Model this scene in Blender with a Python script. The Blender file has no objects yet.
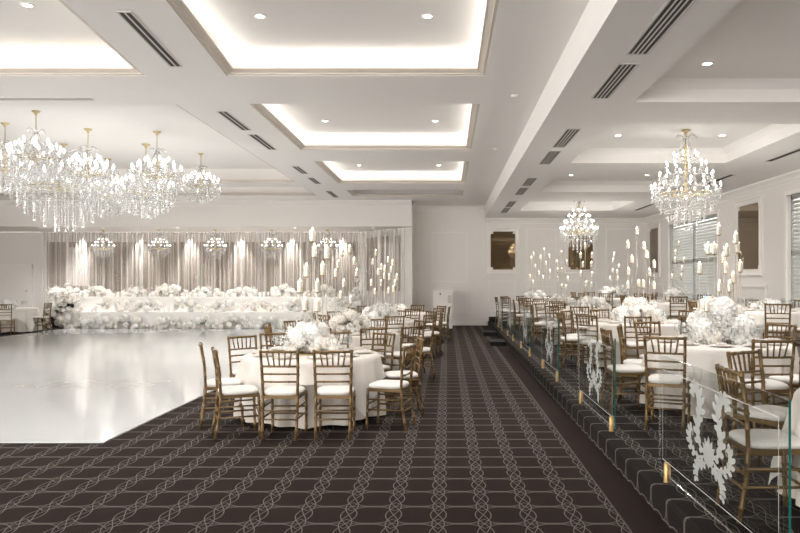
import bpy, math, random
from math import sin, cos, pi, sqrt, atan2, radians
from mathutils import Vector, Matrix

random.seed(11)
scene = bpy.context.scene
col = scene.collection

# ------------------------------------------------------------------ camera, world, exposure
F, X0, Y0, EYE = 720.0, 447.0, 280.0, 1.64
cam_data = bpy.data.cameras.new('camera')
cam_data.sensor_width = 36.0
cam_data.sensor_fit = 'HORIZONTAL'
cam_data.lens = 36.0 * F / 800.0
cam_data.shift_x = -(X0 - 400.0) / 800.0
cam_data.shift_y = (Y0 - 266.5) / 800.0
cam_data.clip_start = 0.05
cam = bpy.data.objects.new('camera', cam_data)
cam.location = (0, 0, EYE)
cam.rotation_euler = (pi / 2, 0, 0)
col.objects.link(cam)
scene.camera = cam

world = bpy.data.worlds.new('daylight')
scene.world = world
world.use_nodes = True
bg = world.node_tree.nodes['Background']
bg.inputs['Color'].default_value = (1.0, 0.97, 0.935, 1)
WORLD_STRENGTH = 3.5
bg.inputs['Strength'].default_value = WORLD_STRENGTH

scene.view_settings.view_transform = 'Standard'
scene.view_settings.look = 'None'
scene.view_settings.gamma = 1
scene.view_settings.exposure = 1.18
scene.view_settings.use_curve_mapping = False
cy = scene.cycles
cy.max_bounces = 12
cy.diffuse_bounces = 6
cy.glossy_bounces = 5
cy.transmission_bounces = 8
cy.transparent_max_bounces = 40
cy.caustics_reflective = False
cy.caustics_refractive = False
cy.sample_clamp_indirect = 6.0

COVE_POWER = 0.68      # watts per metre of cove strip
DOWNLIGHT_POWER = 14.0
DRAPE_SPOT_POWER = 95.0
CHANDELIER_BULB = 14.0
FLAME = 6.0

def area_lamp(name, loc, size_x, size_y, power, color=(1, .97, .93), rot=(0, 0, 0), shape='RECTANGLE', spread=pi):
    d = bpy.data.lights.new(name, 'AREA')
    d.shape = shape
    d.size = size_x
    if shape in ('RECTANGLE', 'ELLIPSE'):
        d.size_y = size_y
    d.energy = power
    d.color = color
    d.spread = spread
    o = bpy.data.objects.new(name, d)
    o.location = loc
    o.rotation_euler = rot
    col.objects.link(o)
    return o

def spot_lamp(name, loc, power, angle, blend, color=(1, .93, .85), rot=(0, 0, 0), radius=.04):
    d = bpy.data.lights.new(name, 'SPOT')
    d.energy = power
    d.color = color
    d.spot_size = angle
    d.spot_blend = blend
    d.shadow_soft_size = radius
    o = bpy.data.objects.new(name, d)
    o.location = loc
    o.rotation_euler = rot
    col.objects.link(o)
    return o

# ------------------------------------------------------------------ materials
def srgb(r, g, b):
    def f(c):
        c /= 255.0
        return c / 12.92 if c <= .04045 else ((c + .055) / 1.055) ** 2.4
    return (f(r), f(g), f(b), 1)

class NX:
    """number socket with operators, builds Math nodes"""
    def __init__(s, nt, sock): s.nt, s.s = nt, sock
    def _op(s, op, *others, clamp=False):
        n = s.nt.nodes.new('ShaderNodeMath'); n.operation = op; n.use_clamp = clamp
        for i, v in enumerate((s,) + others):
            if isinstance(v, NX): s.nt.links.new(v.s, n.inputs[i])
            else: n.inputs[i].default_value = v
        return NX(s.nt, n.outputs[0])
    def __add__(s, o): return s._op('ADD', o)
    def __sub__(s, o): return s._op('SUBTRACT', o)
    def __mul__(s, o): return s._op('MULTIPLY', o)
    def __truediv__(s, o): return s._op('DIVIDE', o)
    def abs(s): return s._op('ABSOLUTE')
    def sin(s): return s._op('SINE')
    def cos(s): return s._op('COSINE')
    def sqrt(s): return s._op('SQRT')
    def max(s, o): return s._op('MAXIMUM', o)
    def min(s, o): return s._op('MINIMUM', o)
    def lt(s, v): return s._op('LESS_THAN', v)
    def gt(s, v): return s._op('GREATER_THAN', v)
    def wrap(s, p):
        n = s._op('WRAP', p / 2, -p / 2)
        return n
    def ramp(s, a, b, c=0.0, d=1.0):
        n = s.nt.nodes.new('ShaderNodeMapRange')
        s.nt.links.new(s.s, n.inputs[0])
        for i, v in zip((1, 2, 3, 4), (a, b, c, d)): n.inputs[i].default_value = v
        return NX(s.nt, n.outputs[0])

def new_mat(name):
    m = bpy.data.materials.new(name)
    m.use_nodes = True
    return m, m.node_tree, m.node_tree.nodes['Principled BSDF']

def position(nt):
    g = nt.nodes.new('ShaderNodeNewGeometry')
    s = nt.nodes.new('ShaderNodeSeparateXYZ')
    nt.links.new(g.outputs['Position'], s.inputs[0])
    return [NX(nt, s.outputs[i]) for i in range(3)]

def noise(nt, scale, detail=3, coord='Object'):
    t = nt.nodes.new('ShaderNodeTexCoord')
    n = nt.nodes.new('ShaderNodeTexNoise')
    n.inputs['Scale'].default_value = scale
    n.inputs['Detail'].default_value = detail
    nt.links.new(t.outputs[coord], n.inputs['Vector'])
    return NX(nt, n.outputs['Fac'])

def mix_rgb(nt, fac, a, b):
    n = nt.nodes.new('ShaderNodeMix'); n.data_type = 'RGBA'
    if isinstance(fac, NX): nt.links.new(fac.s, n.inputs['Factor'])
    else: n.inputs['Factor'].default_value = fac
    for key, v in (('A', a), ('B', b)):
        i = [x for x in n.inputs if x.name == key and x.type == 'RGBA'][0]
        if isinstance(v, tuple): i.default_value = v
        else: nt.links.new(v, i)
    return [x for x in n.outputs if x.type == 'RGBA'][0]

def plain(name, color, rough=.6, metal=0.0, var=.05, nscale=6.0, spec=.5, bump=0.0, bscale=200):
    m, nt, b = new_mat(name)
    f = noise(nt, nscale)
    lo = tuple(c * (1 - var) for c in color[:3]) + (1,)
    hi = tuple(min(1, c * (1 + var)) for c in color[:3]) + (1,)
    nt.links.new(mix_rgb(nt, f, lo, hi), b.inputs['Base Color'])
    b.inputs['Roughness'].default_value = rough
    b.inputs['Metallic'].default_value = metal
    b.inputs['Specular IOR Level'].default_value = spec
    if bump:
        f2 = noise(nt, bscale)
        bp = nt.nodes.new('ShaderNodeBump'); bp.inputs['Strength'].default_value = bump
        bp.inputs['Distance'].default_value = .01
        nt.links.new(f2.s, bp.inputs['Height']); nt.links.new(bp.outputs[0], b.inputs['Normal'])
    return m

def emitter(name, color, strength, sampling=None):
    m, nt, b = new_mat(name)
    b.inputs['Base Color'].default_value = (.8, .8, .8, 1)
    b.inputs['Emission Color'].default_value = color
    b.inputs['Emission Strength'].default_value = strength
    if sampling:
        m.cycles.emission_sampling = sampling
    return m

def clear(name, tint=(1, 1, 1, 1), reflect=.08, rough=.02, haze=0.0, hazecol=(.9, .9, .9, 1), edge=.45):
    """thin clear glass: transparent with a fresnel gloss and, if asked, a milky share"""
    m = bpy.data.materials.new(name); m.use_nodes = True
    nt = m.node_tree
    for n in list(nt.nodes): nt.nodes.remove(n)
    out = nt.nodes.new('ShaderNodeOutputMaterial')
    tr = nt.nodes.new('ShaderNodeBsdfTransparent'); tr.inputs[0].default_value = tint
    gl = nt.nodes.new('ShaderNodeBsdfGlossy'); gl.inputs['Roughness'].default_value = rough
    lw = nt.nodes.new('ShaderNodeLayerWeight'); lw.inputs[0].default_value = .3
    fac = NX(nt, lw.outputs['Facing']) * edge + reflect
    mx = nt.nodes.new('ShaderNodeMixShader')
    nt.links.new(fac.s, mx.inputs[0]); nt.links.new(tr.outputs[0], mx.inputs[1]); nt.links.new(gl.outputs[0], mx.inputs[2])
    last = mx.outputs[0]
    if haze:
        df = nt.nodes.new('ShaderNodeBsdfDiffuse'); df.inputs[0].default_value = hazecol
        m2 = nt.nodes.new('ShaderNodeMixShader'); m2.inputs[0].default_value = haze
        nt.links.new(last, m2.inputs[1]); nt.links.new(df.outputs[0], m2.inputs[2]); last = m2.outputs[0]
    nt.links.new(last, out.inputs[0])
    return m

def carpet(name, base, line, border=None):
    m, nt, b = new_mat(name)
    x, y, z = position(nt)
    u = x - z
    PX, PY = .313, .366
    xc = (u + .06).wrap(PX)
    yc = (y - 4.845 + PY * 20).wrap(PY)
    w = None
    def line_mask(d, slope_a, ph, a, w0=.0035):
        return None
    masks = []
    ky = pi / PY; kx = pi / PX
    yy = (y - 4.845) * ky
    xx = (u + .06) * kx
    sy, cy_ = yy.sin(), yy.cos()
    sx, cx_ = xx.sin(), xx.cos()
    def wide(d, lo=.0012, hi=.0048): return d.ramp(lo, hi, 1, 0)
    for a, f in ((.055, sy), (-.055, sy), (.042, cy_), (-.042, cy_)):
        masks.append(wide((xc - f * a).abs() * .93))
    near = (xc.abs() * (-1 / .12) + 1.0).max(0.0)
    swell = near * near * .085 + .009
    masks.append(wide((yc.abs() - swell).abs() * .75, .0018, .006) * .85)
    masks.append(wide((yc.abs() - .003).abs() * .95, .0012, .0048) * .5)
    k = masks[0]
    for q in masks[1:]: k = k.max(q)
    if border is not None:
        k = k * x.lt(border)
        edge = wide((x - border).abs(), .004, .009)
        k = k.max(edge * .55)
    n1 = noise(nt, 2.2, 3); n2 = noise(nt, 340, 2)
    lo = tuple(c * .80 for c in base[:3]) + (1,)
    hi = (base[0] * 1.24, base[1] * 1.16, base[2] * 1.14, 1)
    c0 = mix_rgb(nt, n1, lo, hi)
    fac = k * n2.ramp(.3, .6, .55, 1.0) * .80
    nt.links.new(mix_rgb(nt, fac, c0, line), b.inputs['Base Color'])
    b.inputs['Roughness'].default_value = .95
    b.inputs['Specular IOR Level'].default_value = .15
    bp = nt.nodes.new('ShaderNodeBump'); bp.inputs['Strength'].default_value = .25; bp.inputs['Distance'].default_value = .004
    nt.links.new(n2.s, bp.inputs['Height']); nt.links.new(bp.outputs[0], b.inputs['Normal'])
    return m

M = {}
M['ceiling'] = plain('ceiling_paint', srgb(242, 239, 236), .85, var=.012, nscale=1.2, spec=.2)
M['wall'] = plain('wall_paint', srgb(235, 230, 226), .8, var=.015, nscale=1.0, spec=.25)
M['trim'] = plain('trim_paint', srgb(240, 236, 232), .6, var=.012, nscale=2, spec=.3)
M['taupe'] = plain('shaded_moulding', srgb(214, 205, 195), .7, var=.02, nscale=2, spec=.3)  # trim toned taupe to carry the tray moulding's shadow in its paint
M['carpet'] = carpet('aisle_carpet', srgb(39, 30, 27), srgb(138, 132, 125), 1.2)
M['carpet_platform'] = carpet('platform_carpet', srgb(32, 27, 25), srgb(136, 131, 124))
M['black_carpet'] = plain('black_step_carpet', srgb(30, 30, 29), .95, var=.2, nscale=60)
M['gloss'] = plain('white_gloss_vinyl', srgb(206, 209, 210), .10, var=.015, nscale=.7, spec=.55)
M['gilt'] = plain('antique_gilt_wood', srgb(114, 90, 56), .36, metal=.4, var=.22, nscale=25, spec=.5)
M['cushion'] = plain('white_seat_fabric', srgb(219, 215, 210), .85, var=.02, nscale=40, bump=.15, bscale=300)
M['linen'] = plain('white_linen', srgb(198, 190, 181), .72, var=.02, nscale=14, spec=.3, bump=.1, bscale=420)
M['overlay'] = plain('satin_overlay', srgb(218, 212, 205), .5, var=.02, nscale=10, spec=.4)
M['petal'] = plain('white_petals', srgb(240, 239, 236), .75, var=.04, nscale=30, spec=.25)
M['petal2'] = plain('ivory_petals', srgb(238, 233, 226), .75, var=.06, nscale=30, spec=.25)
M['leaf'] = plain('dusky_leaves', srgb(140, 142, 124), .65, var=.2, nscale=30)
M['brass'] = plain('polished_brass', srgb(168, 140, 96), .34, metal=.8, var=.06, nscale=8)
M['bronze'] = plain('candle_rod_bronze', srgb(206, 196, 182), .3, metal=.35, var=.06, nscale=8)
M['gold'] = plain('chandelier_gold', srgb(206, 186, 142), .3, metal=.75, var=.06, nscale=8)
M['wax'] = plain('ivory_wax', srgb(246, 239, 226), .5, var=.02, nscale=20, spec=.3)
_b = M['wax'].node_tree.nodes['Principled BSDF']
_b.inputs['Subsurface Weight'].default_value = .6
_b.inputs['Subsurface Radius'].default_value = (.03, .025, .018)
M['plate'] = plain('white_china', srgb(238, 236, 232), .15, var=.01, spec=.6)
M['napkin'] = plain('grey_white_napkin', srgb(214, 207, 200), .8, var=.04, nscale=30)
M['white_lacquer'] = plain('white_lacquer', srgb(236, 231, 226), .35, var=.01, spec=.5)
M['dark'] = plain('dark_slot', srgb(40, 37, 34), .7, var=.1)
M['vent'] = plain('vent_metal', srgb(205, 199, 193), .5, var=.02)
M['drape_dark'] = plain('taupe_drape', srgb(160, 148, 137), .9, var=.08, nscale=5)
M['stage'] = plain('white_stage_panel', srgb(238, 236, 233), .45, var=.02, nscale=2, spec=.4)
M['shutter'] = plain('pale_shutter', srgb(172, 172, 169), .5, var=.02)
M['faint_edge'] = clear('pane_edge', (.9, .93, .92, 1), .08, .1, .12, (.8, .84, .82, 1))
M['etch'] = clear('etched_glass', (.95, .96, .95, 1), .03, .4, .62, (.62, .64, .62, 1))
M['line_etch'] = clear('etched_line', (.95, .96, .95, 1), .03, .4, .6, (.85, .86, .85, 1))
M['glass'] = clear('clear_pane', (.93, .955, .945, 1), .03, .01)
M['glass_edge'] = plain('green_glass_edge', srgb(24, 92, 84), .15, var=.1, spec=.8)
M['wine_glass'] = clear('thin_wine_glass', (.96, .965, .965, 1), .03, .03, edge=.22)
M['sleeve'] = clear('candle_sleeve_glass', (.98, .97, .95, 1), .05, .05, .10, (.95, .92, .86, 1))
M['crystal'] = clear('crystal', (.97, .97, .97, 1), .26, .10, .20, (1, .99, .97, 1))
M['bulb'] = emitter('bulb_glow', (1, .955, .88, 1), CHANDELIER_BULB)
M['bulb_soft'] = emitter('cluster_bulb_glow', (1, .97, .92, 1), 1.9)
M['flame'] = emitter('candle_flame', (1, .86, .62, 1), FLAME, 'NONE')
M['lens'] = emitter('downlight_lens', (1, .97, .92, 1), 14.0, 'NONE')
M['goldleaf'] = plain('floor_gold_leaf', srgb(196, 186, 166), .3, var=.1, nscale=20)
M['screen_blue'] = emitter('blue_lamp', (.12, .42, 1, 1), 2.2, 'NONE')

def mirror_mat():
    m, nt, b = new_mat('bronze_mirror')
    n = noise(nt, 3.0)
    nt.links.new(mix_rgb(nt, n, srgb(116, 100, 78), srgb(130, 112, 88)), b.inputs['Base Color'])
    b.inputs['Metallic'].default_value = 1
    b.inputs['Roughness'].default_value = .04
    return m
M['mirror'] = mirror_mat()

def sheer_mat():
    """string curtain: opaque white cords with see-through gaps, changing across the width"""
    m = bpy.data.materials.new('sheer_string_curtain'); m.use_nodes = True
    nt = m.node_tree
    b = nt.nodes['Principled BSDF']
    out = [n for n in nt.nodes if n.type == 'OUTPUT_MATERIAL'][0]
    b.inputs['Base Color'].default_value = srgb(236, 230, 224)
    b.inputs['Roughness'].default_value = .9
    g = nt.nodes.new('ShaderNodeTexCoord')
    mp = nt.nodes.new('ShaderNodeMapping'); mp.inputs['Scale'].default_value = (1, 1, 0)
    nt.links.new(g.outputs['Object'], mp.inputs[0])
    n = nt.nodes.new('ShaderNodeTexNoise'); n.inputs['Scale'].default_value = 9.0; n.inputs['Detail'].default_value = 5
    nt.links.new(mp.outputs[0], n.inputs['Vector'])
    fac = NX(nt, n.outputs['Fac']).ramp(.42, .62, .10, .72)
    tr = nt.nodes.new('ShaderNodeBsdfTransparent')
    mx = nt.nodes.new('ShaderNodeMixShader')
    nt.links.new(fac.s, mx.inputs[0]); nt.links.new(tr.outputs[0], mx.inputs[1]); nt.links.new(b.outputs[0], mx.inputs[2])
    nt.links.new(mx.outputs[0], out.inputs[0])
    return m
M['sheer'] = sheer_mat()

# ------------------------------------------------------------------ mesh helper
class MB:
    def __init__(s): s.v, s.f, s.mi, s.sm = [], [], [], []
    def add(s, vs, fs, mi=0, smooth=False):
        o = len(s.v)
        s.v += [tuple(p) for p in vs]
        for f in fs:
            s.f.append([i + o for i in f]); s.mi.append(mi); s.sm.append(smooth)
        return s
    def box(s, x0, x1, y0, y1, z0, z1, mi=0):
        vs = [(x0, y0, z0), (x1, y0, z0), (x1, y1, z0), (x0, y1, z0), (x0, y0, z1), (x1, y0, z1), (x1, y1, z1), (x0, y1, z1)]
        return s.add(vs, [(0, 3, 2, 1), (4, 5, 6, 7), (0, 1, 5, 4), (1, 2, 6, 5), (2, 3, 7, 6), (3, 0, 4, 7)], mi)
    def quad(s, a, b, c, d, mi=0): return s.add([a, b, c, d], [(0, 1, 2, 3)], mi)
    def tube(s, pts, rad, n=8, mi=0, caps=True, smooth=True):
        pts = [Vector(p) for p in pts]
        if not hasattr(rad, '__len__'): rad = [rad] * len(pts)
        vs, fs = [], []
        prev = None
        for i, p in enumerate(pts):
            t = (pts[min(i + 1, len(pts) - 1)] - pts[max(i - 1, 0)]).normalized()
            if prev is None:
                a = Vector((1, 0, 0)) if abs(t.x) < .8 else Vector((0, 1, 0))
                a = (a - t * a.dot(t)).normalized()
            else:
                a = (prev - t * prev.dot(t)).normalized()
            prev = a
            b = t.cross(a)
            for k in range(n):
                q = 2 * pi * k / n
                vs.append(p + (a * cos(q) + b * sin(q)) * rad[i])
        for i in range(len(pts) - 1):
            for k in range(n):
                k2 = (k + 1) % n
                fs.append((i * n + k, i * n + k2, (i + 1) * n + k2, (i + 1) * n + k))
        s.add(vs, fs, mi, smooth)
        if caps:
            o = len(s.v) - len(vs)
            s.f.append([o + k for k in range(n)][::-1]); s.mi.append(mi); s.sm.append(False)
            e = o + (len(pts) - 1) * n
            s.f.append([e + k for k in range(n)]); s.mi.append(mi); s.sm.append(False)
        return s
    def lathe(s, prof, n=16, c=(0, 0, 0), mi=0, smooth=True):
        vs, fs = [], []
        for r, z in prof:
            for k in range(n):
                q = 2 * pi * k / n
                vs.append((c[0] + r * cos(q), c[1] + r * sin(q), c[2] + z))
        for i in range(len(prof) - 1):
            for k in range(n):
                k2 = (k + 1) % n
                fs.append((i * n + k, i * n + k2, (i + 1) * n + k2, (i + 1) * n + k))
        return s.add(vs, fs, mi, smooth)
    def disc(s, r, z, n=16, c=(0, 0), up=True, mi=0):
        vs = [(c[0] + r * cos(2 * pi * k / n), c[1] + r * sin(2 * pi * k / n), z) for k in range(n)]
        f = list(range(n)); 
        return s.add(vs, [f if up else f[::-1]], mi)
    def mesh(s, name, mats):
        me = bpy.data.meshes.new(name)
        me.from_pydata(s.v, [], s.f)
        for m in (mats if isinstance(mats, (list, tuple)) else [mats]): me.materials.append(m)
        me.polygons.foreach_set('material_index', s.mi)
        me.polygons.foreach_set('use_smooth', s.sm)
        me.update()
        return me
    def build(s, name, mats, parent=None, loc=(0, 0, 0), rot=(0, 0, 0)):
        return link(name, s.mesh(name, mats), parent, loc, rot)

def link(name, me, parent=None, loc=(0, 0, 0), rot=(0, 0, 0), scale=None):
    o = bpy.data.objects.new(name, me)
    col.objects.link(o)
    o.location = loc; o.rotation_euler = rot
    if scale is not None: o.scale = scale if hasattr(scale, '__len__') else (scale,) * 3
    if parent is not None: o.parent = parent
    return o

def tag(o, label, cat, group=None, kind=None):
    o['label'] = label; o['category'] = cat
    if group: o['group'] = group
    if kind: o['kind'] = kind
    return o

def empty(name, loc=(0, 0, 0), rz=0):
    o = bpy.data.objects.new(name, None)
    o.empty_display_size = .2
    col.objects.link(o)
    o.location = loc; o.rotation_euler = (0, 0, rz)
    return o

def struct(name, mb, mats, parent=None, label=None, cat=None):
    o = mb.build(name, mats, parent)
    if parent is None:
        o['kind'] = 'structure'
        if label: o['label'] = label
        if cat: o['category'] = cat
    return o

KIDS = {}
def kids(o):
    return KIDS.get(o.name, [])
def reg(root):
    """remember children once (avoids slow .children scans)"""
    table = {}
    for ob in col.objects:
        if ob.parent: table.setdefault(ob.parent.name, []).append(ob)
    def walk(o):
        KIDS[o.name] = table.get(o.name, [])
        for c in KIDS[o.name]: walk(c)
    walk(root)
def copy_tree(o, parent=None):
    c = o.copy(); col.objects.link(c)
    if parent is not None: c.parent = parent
    for ch in kids(o): copy_tree(ch, c)
    return c

# ------------------------------------------------------------------ the room
YB = 26.0          # end wall
YF = -3.0          # where the modelled room starts, open behind the camera
ZC, ZR, ZT_R = 4.31, 3.87, 4.14
XR = 7.2           # right wall
XL = -17.5         # left wall
XB0, XB1 = 1.36, 2.34    # dropped bulkhead
HP, HP2 = .165, .33      # platform levels
ALY, ALZ = 24.2, 3.44    # front of the alcove's bulkhead and its soffit height
ALX = -1.19
YD = 27.0          # back of the alcove

# the beams left of the middle splay a little in the front bay
def splay(p):
    x, y, z = p
    if x < -1.0 and y < 10.96:
        k = 1 - .026 * (10.96 - max(y, 4.0))
        return (x * k, y, z)
    return (x, y, z)

def plane_with_holes(mb, x0, x1, y0, y1, z, holes, mi=0):
    xs = sorted({x0, x1} | {h[0] for h in holes} | {h[1] for h in holes})
    ys = sorted({y0, y1, 4.0, 10.96} | {h[2] for h in holes} | {h[3] for h in holes})
    ys = [y for y in ys if y0 <= y <= y1]
    for i in range(len(xs) - 1):
        for j in range(len(ys) - 1):
            cx, cyy = (xs[i] + xs[i + 1]) / 2, (ys[j] + ys[j + 1]) / 2
            if any(h[0] < cx < h[1] and h[2] < cyy < h[3] for h in holes): continue
            mb.quad((xs[i], ys[j], z), (xs[i], ys[j + 1], z), (xs[i + 1], ys[j + 1], z), (xs[i + 1], ys[j], z), mi)

def ring_sweep(mb, x0, x1, y0, y1, prof, mi=0):
    """prof: list of (inward offset, z); mitred frame round a rectangle"""
    rows = []
    for d, z in prof:
        rows.append([(x0 + d, y0 + d, z), (x1 - d, y0 + d, z), (x1 - d, y1 - d, z), (x0 + d, y1 - d, z)])
    for a, b in zip(rows[:-1], rows[1:]):
        for k in range(4):
            k2 = (k + 1) % 4
            mb.quad(a[k], a[k2], b[k2], b[k], mi)

LEFT_X = (-3.0, .5)
FX1 = -4.11
center_trays = [(-3.0, .5, 5.6, 9.42, True), (-3.0, .5, 10.92, 14.79, True), (-3.0, .5, 16.2, 19.94, True), (-3.0, .5, 21.4, 22.97, False)]
left_trays = [(-14.5, FX1, 5.2, 9.42, 4.66, True), (-14.5, FX1, 10.96, 19.8, 4.72, False), (-14.5, FX1, 20.7, 22.75, 4.6, True)]
right_trays = [(XB1, 5.3, 5.2, 9.02), (XB1, 5.3, 10.29, 13.72), (XB1, 5.3, 15.3, 18.2), (XB1, 5.3, 20.3, 23.1)]

mb = MB()
holes = [t[:4] for t in center_trays] + [t[:4] for t in left_trays]
plane_with_holes(mb, XL, XB0, YF, YD + .6, ZC, holes)
mb.quad((XB0, YF, ZC), (XB0, YF, ZR), (XB0, YB, ZR), (XB0, YB, ZC))             # side of the bulkhead
plane_with_holes(mb, XB0, XR, YF, YB, ZR, [t for t in right_trays])
def tray(mb, x0, x1, y0, y1, z, ztop, lit, lip=True):
    if lip:
        prof = [(0, z), (0, z + .012), (.035, z + .012), (.035, z + .03), (.085, z + .05), (.11, z + .055), (.11, z + .075), (-.14, z + .075), (-.14, ztop)]
        ring_sweep(mb, x0, x1, y0, y1, prof[:8], 1)
        ring_sweep(mb, x0, x1, y0, y1, prof[7:], 0)
        o = .14
    else:
        prof = [(0, z), (0, z + .03), (-.03, z + .03), (-.03, ztop - .1), (.05, ztop - .04), (.09, ztop)]
        ring_sweep(mb, x0, x1, y0, y1, prof, 0)
        o = .03
    ys = [y0 - o] + [y for y in (4.0, 10.96) if y0 - o < y < y1 + o] + [y1 + o]
    for a, b in zip(ys[:-1], ys[1:]):
        mb.quad((x0 - o, a, ztop), (x0 - o, b, ztop), (x1 + o, b, ztop), (x1 + o, a, ztop), 0)
for x0, x1, y0, y1, lit in center_trays: tray(mb, x0, x1, y0, y1, ZC, ZC + .31, lit)
for x0, x1, y0, y1, zt, lit in left_trays: tray(mb, x0, x1, y0, y1, ZC, zt, lit)
for x0, x1, y0, y1 in right_trays: tray(mb, x0, x1, y0, y1, ZR, ZT_R, False, False)
mb.v = [splay(p) for p in mb.v]
struct('ceiling', mb, [M['ceiling'], M['taupe']])

# cove strips: lamps lying on the ledge behind the moulding
def cove(x0, x1, y0, y1, z, power=COVE_POWER, color=(1, .975, .92), sides='nsew'):
    w = .05
    d = .015
    def k(x, y): return splay((x, y, z))[:2]
    zz = z + .095
    xm, ym = (x0 + x1) / 2, (y0 + y1) / 2
    up = pi
    tilt = radians(25)
    for s in sides:
        if s == 'n': area_lamp('cove_lamp', (*k(xm, y1 + d), zz), x1 - x0, w, power * (x1 - x0), color, (up + tilt, 0, 0))
        if s == 's': area_lamp('cove_lamp', (*k(xm, y0 - d), zz), x1 - x0, w, power * (x1 - x0), color, (up - tilt, 0, 0))
        if s == 'e': area_lamp('cove_lamp', (*k(x1 + d, ym), zz), w, y1 - y0, power * (y1 - y0), color, (up, -tilt, 0))
        if s == 'w': area_lamp('cove_lamp', (*k(x0 - d, ym), zz), w, y1 - y0, power * (y1 - y0), color, (up, tilt, 0))
for x0, x1, y0, y1, lit in center_trays:
    if lit: cove(x0, x1, y0, y1, ZC)
cove(*left_trays[0][:4], ZC, COVE_POWER * .9, (1, .92, .8), 'nse')
cove(*left_trays[1][:4], ZC, COVE_POWER * .1, (.96, .98, 1), 'sew')  # faint cove added to the unlit tray to even out the light
cove(*left_trays[2][:4], ZC, COVE_POWER * .3, (1, .96, .88), 'n')

# floor
mb = MB()
mb.quad((XL, YF, 0), (XR, YF, 0), (XR, YD + .6, 0), (XL, YD + .6, 0))
struct('floor', mb, M['carpet'])
mb = MB()
mb.box(-12.8, -3.455, 7.24, 24.15, 0.0, .012)
df = struct('dance_floor', mb, M['gloss'])
mb = MB()
xe = 1.476
# rounded nosing on the lower platform's edge
prof = [(xe, 0), (xe, HP - .03), (xe + .008, HP - .008), (xe + .03, HP), (4.55, HP), (4.55, HP2 - .03), (4.558, HP2 - .008), (4.58, HP2), (XR, HP2)]
for a, b in zip(prof[:-1], prof[1:]):
    mb.quad((a[0], YF, a[1]), (a[0], YB, a[1]), (b[0], YB, b[1]), (b[0], YF, b[1]))
    mb.quad((a[0], YF, a[1]), (b[0], YF, b[1]), (b[0], YF, 0), (a[0], YF, 0))
struct('floor_platform', mb, M['carpet_platform'])

# walls
mb = MB()
mb.quad((ALX, YB, 0), (XR, YB, 0), (XR, YB, ZC), (ALX, YB, ZC))
struct('wall_back', mb, M['wall'])
mb = MB()       # alcove: back, angled end, bulkhead and soffit
mb.quad((XL, YD, 0), (-3.2, YD, 0), (-3.2, YD, ALZ), (XL, YD, ALZ))
mb.quad((-3.2, YD, 0), (ALX, ALY + .35, 0), (ALX, ALY + .35, ALZ), (-3.2, YD, ALZ))
mb.quad((ALX, ALY + .35, 0), (ALX, YB, 0), (ALX, YB, ZC), (ALX, ALY + .35, ZC))
struct('wall_alcove', mb, M['wall'])
mb = MB()
mb.box(XL, ALX, ALY, ALY + .345, ALZ, ZC)
mb.quad((XL, ALY + .3, ALZ + .002), (XL, YD, ALZ + .002), (ALX, YD, ALZ + .002), (ALX, ALY + .3, ALZ + .002))
struct('beam_bulkhead', mb, M['wall'])
mb = MB()
mb.box(XL - .2, XL, YF, 8, 0, .3); mb.box(XL - .2, XL, YF, 8, 3.9, ZC)      # unseen; openings beside the camera made to let light in, then plain wall
for k in range(3): mb.box(XL - .2, XL, YF + 5 * k - .3, YF + 5 * k + .3, .3, 3.9)
mb.box(XL - .2, XL, 7.3, YD, 0, ZC)
struct('wall_left', mb, M['wall'])
mb = MB()       # behind the camera: left openings shaped to admit light, solid right keeps mirrors dim
mb.box(XL, XR, YF - .2, YF, 4.0, ZC); mb.box(1.0, XR, YF - .2, YF, 0, 4.0)
for k in range(5): mb.box(XL + 4.6 * k - .2, XL + 4.6 * k + .2, YF - .2, YF, 0, 4.0)
struct('wall_front', mb, M['wall'])

# right wall with its window openings
wins = [(3.6, 7.4), (11.0, 15.2), (19.1, 23.25)]
WZ0, WZ1 = 1.02, 3.42
mb = MB()
ys = sorted([YF, YB] + [v for w in wins for v in w])
for a, b in zip(ys[:-1], ys[1:]):
    if (a, b) in wins:
        mb.quad((XR, a, 0), (XR, a, WZ0), (XR, b, WZ0), (XR, b, 0))
        mb.quad((XR, a, WZ1), (XR, a, ZR), (XR, b, ZR), (XR, b, WZ1))
        for p, q, in (((a, WZ0), (b, WZ0)), ((b, WZ0), (b, WZ1)), ((b, WZ1), (a, WZ1)), ((a, WZ1), (a, WZ0))):
            mb.quad((XR, p[0], p[1]), (XR, q[0], q[1]), (XR + .22, q[0], q[1]), (XR + .22, p[0], p[1]))
    else:
        mb.quad((XR, a, 0), (XR, a, ZR), (XR, b, ZR), (XR, b, 0))
struct('wall_right', mb, M['wall'])
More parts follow.
